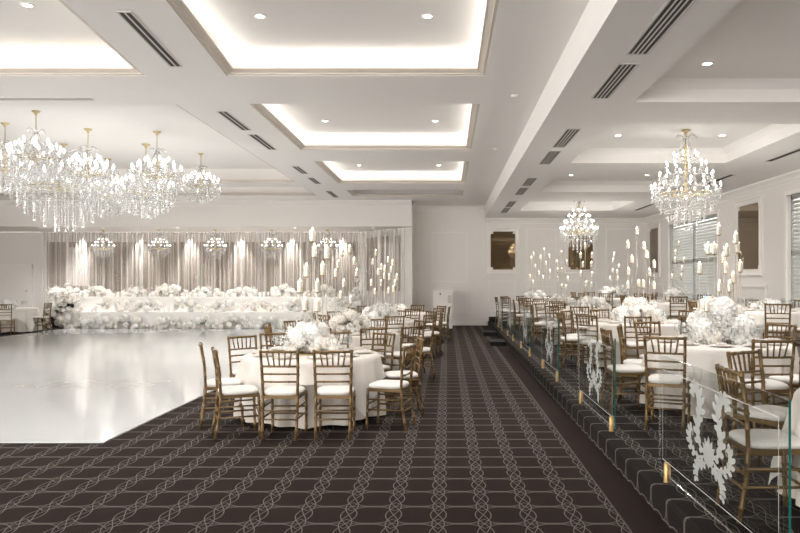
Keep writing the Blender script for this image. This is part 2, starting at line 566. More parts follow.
for i, (a, b) in enumerate(wins):
    w = empty('window_%d' % (i + 1), (XR, (a + b) / 2, WZ0)); w['kind'] = 'structure'
    L = (b - a) / 2; Hh = WZ1 - WZ0
    m1 = MB()      # casing standing proud of the wall
    for y0, y1, z0, z1 in ((-L - .09, L + .09, Hh, Hh + .09), (-L - .09, -L, 0, Hh), (L, L + .09, 0, Hh)):
        m1.box(-.04, .02, y0, y1, z0, z1)
    m1.box(-.16, .02, -L - .12, L + .12, -.06, 0)
    m1.build('window_frame', M['trim'], w)
    m2 = MB()
    for s in (-1, 1):
        c = s * L / 2
        for y0, y1, z0, z1 in ((c - L / 2, c - L / 2 + .07, 0, Hh), (c + L / 2 - .07, c + L / 2, 0, Hh), (c - L / 2, c + L / 2, 0, .09), (c - L / 2, c + L / 2, Hh - .09, Hh), (c - L / 2, c + L / 2, Hh * .5 - .04, Hh * .5 + .04)):
            m2.box(.06, .10, y0, y1, z0, z1)
    m2.build('shutter_frame', M['shutter'], w)
    m3 = MB()
    n = 26
    for s in (-1, 1):
        c = s * L / 2
        for k in range(n):
            z = .1 + (Hh - .2) * (k + .5) / n
            y0, y1 = c - L / 2 + .07, c + L / 2 - .07
            m3.add([(.045, y0, z - .045), (.045, y1, z - .045), (.115, y1, z + .045), (.115, y0, z + .045),
                    (.055, y0, z - .05), (.055, y1, z - .05), (.125, y1, z + .04), (.125, y0, z + .04)],
                   [(0, 1, 2, 3), (7, 6, 5, 4), (0, 4, 5, 1), (2, 6, 7, 3)])
    m3.build('shutter_slat', M['shutter'], w)
    m4 = MB(); m4.quad((.19, -L, 0), (.19, L, 0), (.19, L, Hh), (.19, -L, Hh)); m4.build('window_glass', M['glass'], w)

# cornices, skirting and panel mouldings
CORN = [(0, -.20), (.018, -.20), (.018, -.165), (.04, -.15), (.06, -.10), (.11, -.045), (.13, -.04), (.13, 0)]
def cornice(mb, a, b, nrm, z):
    for p, q in zip(CORN[:-1], CORN[1:]):
        mb.quad((a[0] + nrm[0] * p[0], a[1] + nrm[1] * p[0], z + p[1]), (b[0] + nrm[0] * p[0], b[1] + nrm[1] * p[0], z + p[1]),
                (b[0] + nrm[0] * q[0], b[1] + nrm[1] * q[0], z + q[1]), (a[0] + nrm[0] * q[0], a[1] + nrm[1] * q[0], z + q[1]))
tn = [0]
def trim(mb):
    tn[0] += 1
    struct('trim_%d' % tn[0], mb, M['trim'])
mb = MB(); cornice(mb, (ALX, YB), (XB0, YB), (0, -1), ZC); cornice(mb, (ALX, ALY), (ALX, YB), (1, 0), ZC); trim(mb)
mb = MB(); cornice(mb, (XL, ALY), (ALX, ALY), (0, -1), ZC); trim(mb)
mb = MB(); cornice(mb, (XB0, YB), (XR, YB), (0, -1), ZR); cornice(mb, (XR, YF), (XR, YB), (-1, 0), ZR); trim(mb)
mb = MB()
mb.box(ALX, xe, YB - .02, YB, 0, .16); mb.box(ALX, xe, YB - .026, YB, .16, .18)
struct('baseboard_back', mb, M['trim'])
mb = MB(); mb.box(4.58, XR - .02, YB - .02, YB, HP2, HP2 + .16); mb.box(xe, 4.55, YB - .02, YB, HP, HP + .16); mb.box(XR - .02, XR, YF, YB, HP2, HP2 + .16)
struct('baseboard_right', mb, M['trim'])
def panel_y(mb, x0, x1, z0, z1, y, w=.05, d=.034):        # on a wall facing -y
    for a, b, c, e in ((x0, x1, z0, z0 + w), (x0, x1, z1 - w, z1), (x0, x0 + w, z0 + w, z1 - w), (x1 - w, x1, z0 + w, z1 - w)):
        mb.box(a, b, y - d, y, c, e)
def panel_x(mb, y0, y1, z0, z1, x, w=.05, d=.034):
    for a, b, c, e in ((y0, y1, z0, z0 + w), (y0, y1, z1 - w, z1), (y0, y0 + w, z0 + w, z1 - w), (y1 - w, y1, z0 + w, z1 - w)):
        mb.box(x - d, x, a, b, c, e)
mb = MB()
panel_y(mb, -.56, .73, 1.56, 3.38, YB); panel_y(mb, -.58, .73, .46, 1.30, YB)
panel_y(mb, 1.50, 2.50, .50, 1.62, YB); panel_y(mb, 2.85, 3.95, 1.62, 3.5, YB); panel_y(mb, 2.85, 3.95, .5, 1.42, YB)
panel_y(mb, 4.25, 5.4, .55, 1.62, YB); panel_y(mb, 5.75, 6.85, 1.62, 3.5, YB); panel_y(mb, 5.75, 6.85, .55, 1.42, YB)
trim(mb)
mb = MB()
panel_x(mb, 16.2, 18.2, .62, 1.52, XR); panel_x(mb, 23.9, 25.7, .62, 1.52, XR); panel_x(mb, 8.4, 10.2, .62, 1.52, XR)
trim(mb)
mb = MB()       # left end of the alcove wall: door casing and pilaster strips
for x0, x1, z0, z1 in ((-16.9, -16.82, 0, 2.22), (-15.6, -15.52, 0, 2.22), (-16.9, -15.52, 2.14, 2.24)):
    mb.box(x0, x1, YD - .05, YD, z0, z1)
mb.box(-15.2, -15.08, YD - .03, YD, 0, ALZ); mb.box(-15.08 + .55, -14.5, YD - .03, YD, 0, ALZ)
trim(mb)
d1 = MB(); d1.box(-16.82, -15.6, YD - .03, YD - .005, 0, 2.14)
door = struct('door_1', d1, M['trim'])
h = MB(); h.lathe([(0, 0), (.05, .0), (.05, .02), (0, .02)], 12); h.build('door_handle', M['lens'] if False else M['white_lacquer'], door, (-15.75, YD - .04, 1.25), (pi / 2, 0, 0))

# ------------------------------------------------------------------ alcove: taupe drape bands and the string curtain
def wavy_wall(mb, pts, z0, z1, pitch, amp, mi=0):
    """pleated curtain along a polyline; returns nothing"""
    vs = []
    for (ax, ay), (bx, by) in zip(pts[:-1], pts[1:]):
        L = sqrt((bx - ax) ** 2 + (by - ay) ** 2)
        n = max(4, int(L / pitch * 6))
        nx, ny = -(by - ay) / L, (bx - ax) / L
        for i in range(n):
            t = i / n
            ph = 2 * pi * t * L / pitch
            o = amp * sin(ph) + amp * .4 * sin(ph * .37 + 1.3)
            vs.append((ax + (bx - ax) * t + nx * o, ay + (by - ay) * t + ny * o))
    vs.append(pts[-1])
    base = len(mb.v)
    verts = []
    for x, y in vs: verts += [(x, y, z0), (x, y, z1)]
    fs = [(2 * i, 2 * i + 2, 2 * i + 3, 2 * i + 1) for i in range(len(vs) - 1)]
    mb.add(verts, fs, mi, True)
mb = MB()
for x0, x1 in ((-14.95, -14.25), (-13.35, -11.5), (-11.42, -9.2), (-9.12, -7.1), (-7.0, -5.0), (-4.92, -3.4)):
    wavy_wall(mb, [(x0, YD - .1), (x1, YD - .1)], 1.22, 3.06, .16, .03)
mb.box(-14.25, -13.35, YD - .08, YD - .05, 2.86, 3.06); mb.box(-14.25, -13.35, YD - .08, YD - .05, 1.22, 1.42)
mb2 = MB(); wavy_wall(mb2, [(-3.05, YD - .3), (-1.62, ALY + .8)], 1.25, 3.2, .16, .03)
o = mb.build('taupe_drape', M['drape_dark']); tag(o, 'taupe pleated drape panels behind the long white string curtain of the alcove', 'drape')
o = mb2.build('taupe_drape', M['drape_dark']); tag(o, 'taupe pleated drape on the angled end wall of the alcove', 'drape')
mb = MB(); wavy_wall(mb, [(-15.0, YD - .32), (-3.3, YD - .32)], .02, ALZ - .02, .13, .035)
o = mb.build('string_curtain', M['sheer']); tag(o, 'long sheer white string curtain hanging behind the flower stage', 'curtain')
mb = MB(); wavy_wall(mb, [(-3.3, YD - .5), (-1.45, ALY + .45)], .02, ALZ - .02, .21, .05)
o = mb.build('string_curtain', M['sheer']); tag(o, 'sheer white string curtain on the angled end of the alcove beside the plain wall', 'curtain')
for i, px in enumerate((80, 139, 189, 240, 291, 342)):
    x = (px - X0) * 26.5 / F
    spot_lamp('drape_spot', (x, 26.46, ALZ - .02), DRAPE_SPOT_POWER, radians(58), .7, (1, .98, .95), (radians(9), 0, 0), .03)

# ------------------------------------------------------------------ ceiling fittings
DL_RIM = MB(); DL_RIM.lathe([(.05, 0), (.075, 0), (.078, -.008), (.07, -.012), (.052, -.012), (.05, 0)], 16)
DL_RIM = DL_RIM.mesh('rim', M['trim'])
DL_LENS = MB(); DL_LENS.disc(.05, -.004, 14, up=False)
DL_LENS = DL_LENS.mesh('lens', M['lens'])
def downlight(x, y, z, label, power=DOWNLIGHT_POWER, group='recessed downlights'):
    x, y, z = splay((x, y, z))
    t = empty('ceiling_downlight', (x, y, z))
    tag(t, label, 'ceiling light', group)
    link('rim', DL_RIM, t); link('lens', DL_LENS, t)
    if power:
        area_lamp('downlight_lamp', (x, y, z - .02), .09, .09, power, (1, .97, .93), (0, 0, 0), 'DISK', radians(120))
ORD = ['first', 'second', 'third', 'fourth', 'fifth', 'sixth', 'seventh', 'eighth', 'ninth', 'tenth', 'eleventh', 'twelfth', 'thirteenth', 'fourteenth']
cnt = ['nearest', 'second nearest', 'third nearest', 'farthest']
for i, (x0, x1, y0, y1, lit) in enumerate(center_trays):
    if not lit: continue
    zt = ZC + .31
    for dx, sd in ((.72, 'left'), (2.78, 'right')):
        downlight(x0 + dx, y0 + (y1 - y0) * .66, zt, 'small round downlight at %s side of the %s glowing middle ceiling tray' % (sd, cnt[i]))
downlight(-5.0, 7.9, 4.66, 'round downlight in the yellowish ceiling tray at the top left corner')
for k, y in enumerate((12.2, 14.6, 17.0, 18.9)):
    downlight(-4.55, y, 4.72, 'small downlight along right edge of chandelier ceiling tray, %s from the camera' % ORD[k])
for i, (x0, x1, y0, y1) in enumerate(right_trays):
    if i == 0: pts = [(3.0, 8.3, 'back left'), (4.7, 8.3, 'back right')]
    else: pts = [(2.95, y0 + (y1 - y0) * .62, 'left'), (4.75, y0 + (y1 - y0) * .62, 'right')]
    for x, y, sd in pts:
        downlight(x, y, ZT_R, 'small round downlight at %s of the %s ceiling tray above the platform' % (sd, cnt[i]))
for k, px in enumerate((41, 102, 178, 238, 295, 373)):
    downlight((px - X0) * 24.9 / F, 24.9, ALZ, 'tiny downlight under the alcove bulkhead, %s from the left' % ORD[k], (24, 14, 13, 13, 13, 3)[k])

def vent(name, x0, x1, y0, y1, z, n, label, along='y'):
    t = empty(name, (0, 0, 0)); tag(t, label, 'vent', 'ceiling air vents')
    f = MB(); d = MB()
    if along == 'y':
        w = (x1 - x0)
        f.box(x0 - .02, x0, y0, y1, z - .008, z - .001); f.box(x1, x1 + .02, y0, y1, z - .008, z - .001)
        f.box(x0 - .02, x1 + .02, y0 - .02, y0, z - .008, z - .001); f.box(x0 - .02, x1 + .02, y1, y1 + .02, z - .008, z - .001)
        d.box(x0, x1, y0, y1, z - .003, z - .001)
        for k in range(1, n):
            c = x0 + w * k / n
            f.box(c - w / n * .16, c + w / n * .16, y0, y1, z - .008, z - .003)
    else:
        w = (y1 - y0)
        f.box(x0 - .02, x1 + .02, y0 - .02, y0, z - .008, z - .001); f.box(x0 - .02, x1 + .02, y1, y1 + .02, z - .008, z - .001)
        d.box(x0, x1, y0, y1, z - .003, z - .001)
        for k in range(1, n):
            c = y0 + w * k / n
            f.box(x0, x1, c - w / n * .16, c + w / n * .16, z - .008, z - .003)
    for m_ in (f, d): m_.v = [splay(p) for p in m_.v]
    f.build('vent_frame', M['vent'], t); d.build('vent_slot', M['dark'], t)
for k, (a, b) in enumerate(((7.17, 8.98), (11.4, 12.8), (13.2, 14.7), (16.9, 18.05), (18.8, 19.94), (21.6, 23.2))):
    vent('ceiling_vent', -3.63, -3.50, a, b, ZC, 2, 'slotted air vent in the beam left of middle trays, %s from the camera' % ORD[k])
for k, (a, b) in enumerate(((5.6, 7.09), (7.43, 8.81), (10.63, 12.07), (12.45, 13.82), (15.74, 17.0), (17.4, 18.8), (20.4, 22.0), (22.2, 23.8))):
    vent('ceiling_vent', 1.78, 1.96, a, b, ZR, 4, 'dark slotted air vent under the dropped beam over the aisle, %s from the camera' % ORD[k])
vent('ceiling_vent', -8.5, -5.28, 10.56, 10.66, ZC, 2, 'long slim air slot across the beam at upper left, above the chandeliers', 'x')
for k, (a, b) in enumerate(((9.8, 13.5), (15.2, 17.0), (20.4, 23.0))):
    vent('ceiling_vent', 5.98, 6.08, a, b, ZR, 1, 'slim dark air slot in ceiling along the window wall, %s from the camera' % ORD[k])
for k, (x, y) in enumerate(((.98, 10.4), (.95, 14.6))):
    m_ = MB(); m_.lathe([(0, -.035), (.03, -.035), (.055, -.02), (.06, 0)], 16)
    o = m_.build('smoke_detector', M['trim'], None, (x, y, ZC)); tag(o, '%s white smoke detector on the ceiling strip left of the dropped beam' % ['nearer', 'farther'][k], 'smoke detector')

# ------------------------------------------------------------------ mirrors
def notched(y0, y1, z0, z1, a=.085, b=.085):
    return [(y0 + a, z0), (y1 - a, z0), (y1 - a, z0 + b), (y1, z0 + b), (y1, z1 - b), (y1 - a, z1 - b), (y1 - a, z1),
            (y0 + a, z1), (y0 + a, z1 - b), (y0, z1 - b), (y0, z0 + b), (y0 + a, z0 + b)]
def wall_mirror(loc, rz, w, hgt, label):
    t = empty('wall_mirror', loc, rz); tag(t, label, 'mirror', 'framed wall mirrors')
    f = MB()     # hangs on a wall, facing -y locally; x along the wall, z up from the middle
    W, H_, b = w / 2, hgt / 2, .15
    prof = [(0, 0), (0, -.05), (.02, -.055), (.05, -.035), (b - .03, -.035), (b - .015, -.045), (b, -.03), (b, -.012)]
    rows = [[(-W + d, y, -H_ + d), (W - d, y, -H_ + d), (W - d, y, H_ - d), (-W + d, y, H_ - d)] for d, y in prof]
    for p, q in zip(rows[:-1], rows[1:]):
        for k in range(4): f.quad(p[k], p[(k + 1) % 4], q[(k + 1) % 4], q[k])
    f.quad((-W + b, -.012, -H_ + b), (W - b, -.012, -H_ + b), (W - b, -.012, H_ - b), (-W + b, -.012, H_ - b))
    f.build('frame', M['trim'], t)
    pts = notched(-W + b + .005, W - b - .005, -H_ + b + .005, H_ - b - .005)
    g = MB(); n = len(pts)
    g.add([(x, -.022, z) for x, z in pts] + [(x, -.012, z) for x, z in pts], [list(range(n))] + [(k, (k + 1) % n, (k + 1) % n + n, k + n) for k in range(n)])
    g.build('mirror_glass', M['mirror'], t)
wall_mirror((2.02, YB, 2.70), 0, 1.19, 1.68, 'bronze mirror in white frame on end wall, beside the aisle')
wall_mirror((4.82, YB, 2.70), 0, 1.19, 1.68, 'bronze mirror in white frame on end wall, behind the small hanging chandelier')
wall_mirror((XR, 17.15, 2.66), pi / 2 * -1, 1.5, 1.84, 'bronze mirror in white frame on window wall between the two shuttered windows')
wall_mirror((XR, 24.95, 2.66), pi / 2 * -1, 1.35, 1.84, 'bronze mirror in white frame on window wall near the room corner')

# ------------------------------------------------------------------ chairs
def ringed_tube(mb, pts, r, knots, n=8):
    """bamboo-turned rod: small rings where a knot sits (fractions along the path)"""
    P = [Vector(p) for p in pts]
    seg = [(P[i + 1] - P[i]).length for i in range(len(P) - 1)]
    L = sum(seg)
    def at(t):
        d = max(0, min(1, t)) * L
        for i, s in enumerate(seg):
            if d <= s or i == len(seg) - 1: return P[i].lerp(P[i + 1], d / s)
            d -= s
    ts = {0.0: r, 1.0: r}
    acc = 0
    for s in seg[:-1]:
        acc += s; ts[acc / L] = r
    for k in knots:
        e = .010 / L
        ts[k - e] = r; ts[k - e * .4] = r * 1.28; ts[k + e * .4] = r * 1.28; ts[k + e] = r
    keys = sorted(t for t in ts if 0 <= t <= 1)
    mb.tube([at(t) for t in keys], [ts[t] for t in keys], n)

def make_chair():
    t = empty('chiavari_chair')
    W, D, S = .185, .19, .44
    for sx in (-1, 1):
        m_ = MB(); ringed_tube(m_, [(sx * W * .98, D + .015, 0), (sx * W, D, S)], .0145, (.15, .42, .62, .85)); m_.build('leg', M['gilt'], t)
    for sx in (-1, 1):
        m_ = MB(); ringed_tube(m_, [(sx * (W - .012), -D - .055, 0), (sx * (W - .008), -D - .012, .25), (sx * (W - .008), -D, S), (sx * W, -D - .012, .68), (sx * (W + .006), -D - .05, .925)], .0150, (.1, .25, .40, .62, .72, .80, .97)); m_.build('leg', M['gilt'], t)
    f = MB()
    f.box(-W - .005, W + .005, D - .02, D + .012, S - .02, S + .012); f.box(-W, W, -D - .01, -D + .015, S - .02, S + .012)
    f.box(-W - .012, -W + .015, -D, D, S - .02, S + .012); f.box(W - .015, W + .012, -D, D, S - .02, S + .012)
    f.box(-W, W, -D, D, S + .002, S + .012)
    f.build('seat_frame', M['gilt'], t)
    c = MB()     # domed cushion
    n = 24
    prof = [(.94, 0), (1.0, .012), (1.01, .026), (.96, .040), (.80, .052), (.45, .058), (.0, .060)]
    vs, fs = [], []
    for s, z in prof:
        for k in range(n):
            a = 2 * pi * k / n
            ca, sa = cos(a), sin(a)
            q = (abs(ca) ** 5 + abs(sa) ** 5) ** (-1 / 5)
            vs.append((ca * q * s * .195, sa * q * s * .20, z))
    for i in range(len(prof) - 1):
        for k in range(n):
            k2 = (k + 1) % n; fs.append((i * n + k, i * n + k2, (i + 1) * n + k2, (i + 1) * n + k))
    c.add(vs, fs, 0, True)
    c.build('cushion', M['cushion'], t, (0, .005, S + .012))
    b = MB()
    def back_y(z): return -D - .012 - (z - .68) / .245 * .038 if z > .68 else -D - .012 * (z - S) / .24
    for z, r in ((.905, .0135), (.755, .011), (.675, .010), (.595, .010)):
        ringed_tube(b, [(-W, back_y(z), z), (0, back_y(z) - .012, z), (W, back_y(z), z)], r, (.25, .75) if z < .9 else (.2, .5, .8))
    bo = b.build('backrest', M['gilt'], t)
    for k in range(5):
        u = (k - 2) / 2
        x1, x0 = u * .128, u * .105 
        m_ = MB(); ringed_tube(m_, [(x0, back_y(.76) - .011, .76), (x1, back_y(.9) - .011, .90)], .0085, (.5,), 6); m_.build('spindle', M['gilt'], bo)
    for (a, b_, z) in (((-W, D), (W, D), .28), ((-W, D), (W, D), .20), ((-W, -D - .02), (W, -D - .02), .30), ((-W, -D - .025), (W, -D - .025), .21)):
        m_ = MB(); ringed_tube(m_, [(a[0], a[1], z), (b_[0], b_[1], z)], .0095, (.5,), 6); m_.build('stretcher', M['gilt'], t)
    for sx in (-1, 1):
        for z in (.33, .22):
            m_ = MB(); ringed_tube(m_, [(sx * W, -D - .02, z), (sx * W, D, z)], .0095, (.5,), 6); m_.build('stretcher', M['gilt'], t)
    return t
chair0 = make_chair(); reg(chair0)
first_chair = [True]
def place_chair(x, y, z, toward, label, group):
    """toward: angle (radians) the sitter faces, measured from +x"""
    if first_chair[0]: o = chair0; first_chair[0] = False
    else: o = copy_tree(chair0)
    o.location = (x, y, z); o.rotation_euler = (0, 0, toward - pi / 2)
    tag(o, label, 'chair', group)
    return o

# ------------------------------------------------------------------ tables and cloths
def make_table_mesh(R):
    top = MB(); top.lathe([(0, 0), (R - .02, 0), (R, .012), (R, .03), (0, .03)], 40); top = top.mesh('tabletop', M['white_lacquer'])
    ped = MB(); ped.lathe([(.30, 0), (.30, .02), (.06, .05), (.04, .12), (.04, .66), (.18, .70), (.18, .715)], 16); ped = ped.mesh('pedestal', M['dark'])
    return top, ped
TABLE = {}
def cloth_mesh(R, seed, drop_to=.035):
    rnd = random.Random(seed)
    n = 144
    ph = [rnd.uniform(0, 2 * pi) for _ in range(5)]
    k1, k2 = 13, 22
    def fold(a): return .55 * sin(k1 * a + ph[0] + .8 * sin(3 * a + ph[3])) + .35 * sin(k2 * a + ph[1]) + .25 * sin(7 * a + ph[2])
    rows = [(0.0, 0), (.5, 0), (.95, 0), (1.0, -.004)]
    vs, fs = [], []
    top = .752
    R2 = R + .004
    for s, dz in rows:
        for k in range(n):
            a = 2 * pi * k / n; vs.append((R2 * s * cos(a), R2 * s * sin(a), top + dz))
    hrows = [.02, .06, .14, .24, .36, .5, .66, .82, .94, 1.0]
    for t in hrows:
        for k in range(n):
            a = 2 * pi * k / n
            hem = drop_to + .03 * (1 + sin(4 * a + ph[4])) * .5 + .012 * sin(9 * a)
            z = top - .004 - t * (top - hem)
            amp = .078 * min(1, t * 1.35) 
            r = R2 + .012 * min(1, t * 8) + .035 * t + amp * (fold(a) + .25)
            vs.append((r * cos(a), r * sin(a), z))
    N = len(rows) + len(hrows)
    for i in range(N - 1):
        for k in range(n):
            k_ = (k + 1) % n; fs.append((i * n + k, i * n + k_, (i + 1) * n + k_, (i + 1) * n + k))
    m_ = MB(); m_.add(vs, fs, 0, True)
    # square satin overlay: its corners hang lowest
    half = R * 1.33; rot = rnd.uniform(.1, .5)
    vs, fs = [], []
    for s, dz in rows:
        for k in range(n):
            a = 2 * pi * k / n; vs.append(((R2 + .006) * s * cos(a), (R2 + .006) * s * sin(a), top + .006 + dz))
    hr = [.05, .15, .3, .5, .75, 1.0]
    for t in hr:
        for k in range(n):
            a = 2 * pi * k / n
            b = (a - rot) % (pi / 2) - pi / 4
            drop = half / cos((a - rot + pi / 4) % (pi / 2) - pi / 4) - R
            dd = t * drop
            tt = min(1, dd / .70)
            z = top + .002 - dd
            corner = 1 - min(1, abs(((a - rot) % (pi / 2)) - pi / 4) / .25)
            r = R2 + .022 + .035 * tt + .078 * min(1, tt * 1.35) * (fold(a) + .25) + .014 + .03 * t
            vs.append((r * cos(a), r * sin(a), z))
    N = len(rows) + len(hr)
    for i in range(N - 1):
        for k in range(n):
            k_ = (k + 1) % n; fs.append((i * n + k, i * n + k_, (i + 1) * n + k_, (i + 1) * n + k))
    o_ = MB(); o_.add(vs, fs, 0, True)
    return m_.mesh('tablecloth', M['linen']), o_.mesh('overlay', M['overlay'])
CLOTHS = [cloth_mesh(.765, 3), cloth_mesh(.765, 8), cloth_mesh(.765, 21)]
TABLETOP, PEDESTAL = make_table_mesh(.755)

# ------------------------------------------------------------------ tableware
pm = MB(); pm.lathe([(0, .004), (.085, .004), (.11, .012), (.135, .016), (.136, .019), (.11, .016), (.085, .009), (0, .008)], 20)
PLATE = pm.mesh('dinner_plate', M['plate'])
nm = MB()
nm.box(-.045, .045, -.10, .10, 0, .012); nm.box(-.04, .04, -.06, .09, .012, .022)
NAPKIN = nm.mesh('napkin', M['napkin'])
gm = MB(); gm.lathe([(.034, .0), (.034, .003), (.006, .008), (.004, .03), (.004, .095), (.012, .105), (.032, .125), (.040, .155), (.036, .19), (.031, .215), (.030, .215), (.035, .19), (.038, .155), (.030, .128), (.0, .112)], 14)
WINE = gm.mesh('wine_glass', M['wine_glass'])
gm = MB(); gm.lathe([(.03, 0), (.034, .10), (.033, .10), (.029, .006), (0, .006)], 12)
TUMBLER = gm.mesh('water_glass', M['wine_glass'])

# ------------------------------------------------------------------ flowers
def rose_mesh(name, mat, seed):
    rnd = random.Random(seed)
    m_ = MB()
    for layer, (n, tilt, size, z) in enumerate(((3, .10, .30, .25), (5, .38, .44, .16), (6, .75, .55, .06), (7, 1.12, .62, -.02))):
        for k in range(n):
            a = 2 * pi * (k + .37 * layer) / n + rnd.uniform(-.15, .15)
            vs, fs = [], []
            tl = tilt + rnd.uniform(-.08, .08)
            for i in range(4):
                s = i / 3
                for j in range(4):
                    q = (j / 3 - .5)
                    wid = size * 1.15 * sin(pi * (.18 + .72 * s)) 
                    curl = tl + .35 * s * s * (layer > 1)
                    rr = .05 + size * s * sin(curl) + .10 * (1 - s)
                    hh = z + size * s * cos(curl) - .12 * q * q * 2
                    ang = a + q * wid / max(.18, rr + .18) * 1.1
                    rad = rr + .08 * (.25 - q * q)
                    vs.append((rad * cos(ang), rad * sin(ang), hh - .2))
            for i in range(3):
                for j in range(3): fs.append((i * 4 + j, i * 4 + j + 1, i * 4 + j + 5, i * 4 + j + 4))
            m_.add(vs, fs, 0, True)
    return m_.mesh(name, mat)
def hydrangea_mesh(name, mat, seed, n=46):
    rnd = random.Random(seed)
    m_ = MB()
    m_.lathe([(0, -.36), (.36, -.34), (.53, -.1), (.55, .08), (.42, .38), (.2, .53), (0, .57)], 10)
    for i in range(n):
        z = 1 - 1.55 * (i + .5) / n
        r = sqrt(max(0, 1 - z * z)); a = i * 2.39996
        c = Vector((r * cos(a), r * sin(a), z)) * .58
        nrm = c.normalized()
        t = nrm.orthogonal().normalized(); b = nrm.cross(t)
        spin = rnd.uniform(0, pi)
        for k in range(4):
            q = spin + k * pi / 2
            d = t * cos(q) + b * sin(q); e = t * -sin(q) + b * cos(q)
            lift = rnd.uniform(.02, .09)
            m_.add([c, c + d * .11 + e * .085 + nrm * lift, c + d * .19 + nrm * lift * 1.3, c + d * .11 - e * .085 + nrm * lift], [(0, 1, 2, 3)])
    return m_.mesh(name, mat)
def spray_mesh(name, mats, seed, n=26, spread=.9):
    """loose filler: wispy stems with tiny white florets"""
    rnd = random.Random(seed)
    m_ = MB()
    for i in range(n):
        a = rnd.uniform(0, 2 * pi); el = rnd.uniform(.05, 1.35)
        L = rnd.uniform(.6, 1.15) * spread
        d = Vector((cos(a) * sin(el + .25), sin(a) * sin(el + .25), cos(el)))
        p1 = d * L
        m_.tube([(0, 0, 0), d * L * .5 + Vector((0, 0, .03)), p1], .007, 3, 1, False)
        for k in range(6):
            q = p1 + Vector((rnd.gauss(0, .08), rnd.gauss(0, .08), rnd.gauss(0, .08)))
            s = rnd.uniform(.025, .05)
            m_.add([q + Vector(v) * s for v in ((1, 0, 0), (-1, 0, 0), (0, 1, 0), (0, -1, 0), (0, 0, 1), (0, 0, -1))],
                   [(0, 2, 4), (2, 1, 4), (1, 3, 4), (3, 0, 4), (2, 0, 5), (1, 2, 5), (3, 1, 5), (0, 3, 5)], 0)
    return m_.mesh(name, mats)
def leaf_mesh(name, mat):
    m_ = MB(); vs, fs = [], []
    for i in range(6):
        s = i / 5; w = .16 * sin(pi * (.08 + .9 * s)) ; x = s
        zz = .22 * sin(s * 2.2)
        vs += [(x, -w, zz + .05), (x, 0, zz), (x, w, zz + .05)]
    for i in range(5):
        o = i * 3; fs += [(o, o + 3, o + 4, o + 1), (o + 1, o + 4, o + 5, o + 2)]
    m_.add(vs, fs, 0, True)
    return m_.mesh(name, mat)
ROSES = [rose_mesh('rose', M['petal'], 1), rose_mesh('rose', M['petal2'], 5)]
HYDR = [hydrangea_mesh('hydrangea', M['petal'], 2), hydrangea_mesh('hydrangea', M['petal2'], 9, 40)]
SPRAY = [spray_mesh('filler_spray', [M['petal'], M['leaf']], 4), spray_mesh('filler_spray', [M['petal'], M['leaf']], 14)]
LEAF = leaf_mesh('leaf', M['leaf'])

def flower_mound(loc, rx, ry, rz, n, label, cat, group, seed, bloom=.075, name='flower_arrangement', leaves=5, sprays=5, front=False):
    """a mound of blooms over a half ellipsoid"""
    rnd = random.Random(seed)
    t = empty(name, loc, 0); tag(t, label, cat, group)
    for i in range(n):
        u = (i + .5) / n
        zz = 1 - u * .98
        r = sqrt(max(0, 1 - zz * zz)); a = i * 2.39996 + rnd.uniform(-.3, .3)
        if front: a = -abs((a % (2 * pi)) - pi)
        k = rnd.uniform(.78, 1.06)
        p = (rx * r * cos(a) * k, ry * r * sin(a) * k, max(.03, rz * zz * k))
        s = bloom * rnd.uniform(.75, 1.25)
        tilt = min(1.3, atan2(r, max(zz, .12)) * .85)
        if rnd.random() < .52: me, nm_, sc = rnd.choice(ROSES), 'rose', s * 1.15
        else: me, nm_, sc = rnd.choice(HYDR), 'hydrangea', s * 1.45
        o = link(nm_, me, t, p, (0, tilt, a), sc)
    for i in range(sprays):
        a = rnd.uniform(0, 2 * pi)
        if front: a = -rnd.uniform(0, pi)
        k = rnd.uniform(.1, .6)
        o = link('filler_spray', rnd.choice(SPRAY), t, (rx * k * cos(a), ry * k * sin(a), rz * .35), (0, rnd.uniform(0, .7), a), min(.30, max(rx, rz) * rnd.uniform(.62, .95)))
    for i in range(leaves):
        a = rnd.uniform(0, 2 * pi)
        if front: a = -rnd.uniform(0, pi)
        k = rnd.uniform(.5, .95)
        link('leaf', LEAF, t, (rx * k * cos(a), ry * k * sin(a), rz * rnd.uniform(.1, .7)), (rnd.uniform(-.4, .4), rnd.uniform(-.9, .2), a), rnd.uniform(.06, .11))
    return t

# ------------------------------------------------------------------ candelabra: thin rods carrying candles in glass sleeves
def unit(fn):
    m_ = MB(); fn(m_); return m_
CANDLE = MB(); CANDLE.lathe([(0, 0), (.033, 0), (.034, .004), (.034, .128), (.031, .134), (.022, .129), (0, .127)], 12); CANDLE = CANDLE.mesh('candle', M['wax'])
CUP = MB(); CUP.lathe([(0, -.012), (.012, -.012), (.02, -.004), (.040, -.002), (.040, .004), (0, .004)], 12); CUP = CUP.mesh('candle_cup', M['brass'])
FLM = MB(); FLM.lathe([(.001, 0), (.008, .008), (.010, .018), (.006, .032), (.0008, .046)], 6); FLM = FLM.mesh('flame', M['flame'])
SLV = MB(); SLV.lathe([(.040, .002), (.040, .15)], 12); SLV = SLV.mesh('glass_sleeve', M['sleeve'])
RODS = {}
def rod_mesh(h):
    k = round(h, 2)
    if k not in RODS:
        m_ = MB(); m_.tube([(0, 0, .012), (0, 0, k * .5), (0, 0, k)], .0045, 6); RODS[k] = m_.mesh('rod', M['bronze'])
    return RODS[k]
BASEM = MB(); BASEM.lathe([(0, 0), (.24, 0), (.245, .006), (.24, .014), (0, .016)], 32); BASEM = BASEM.mesh('base', M['brass'])
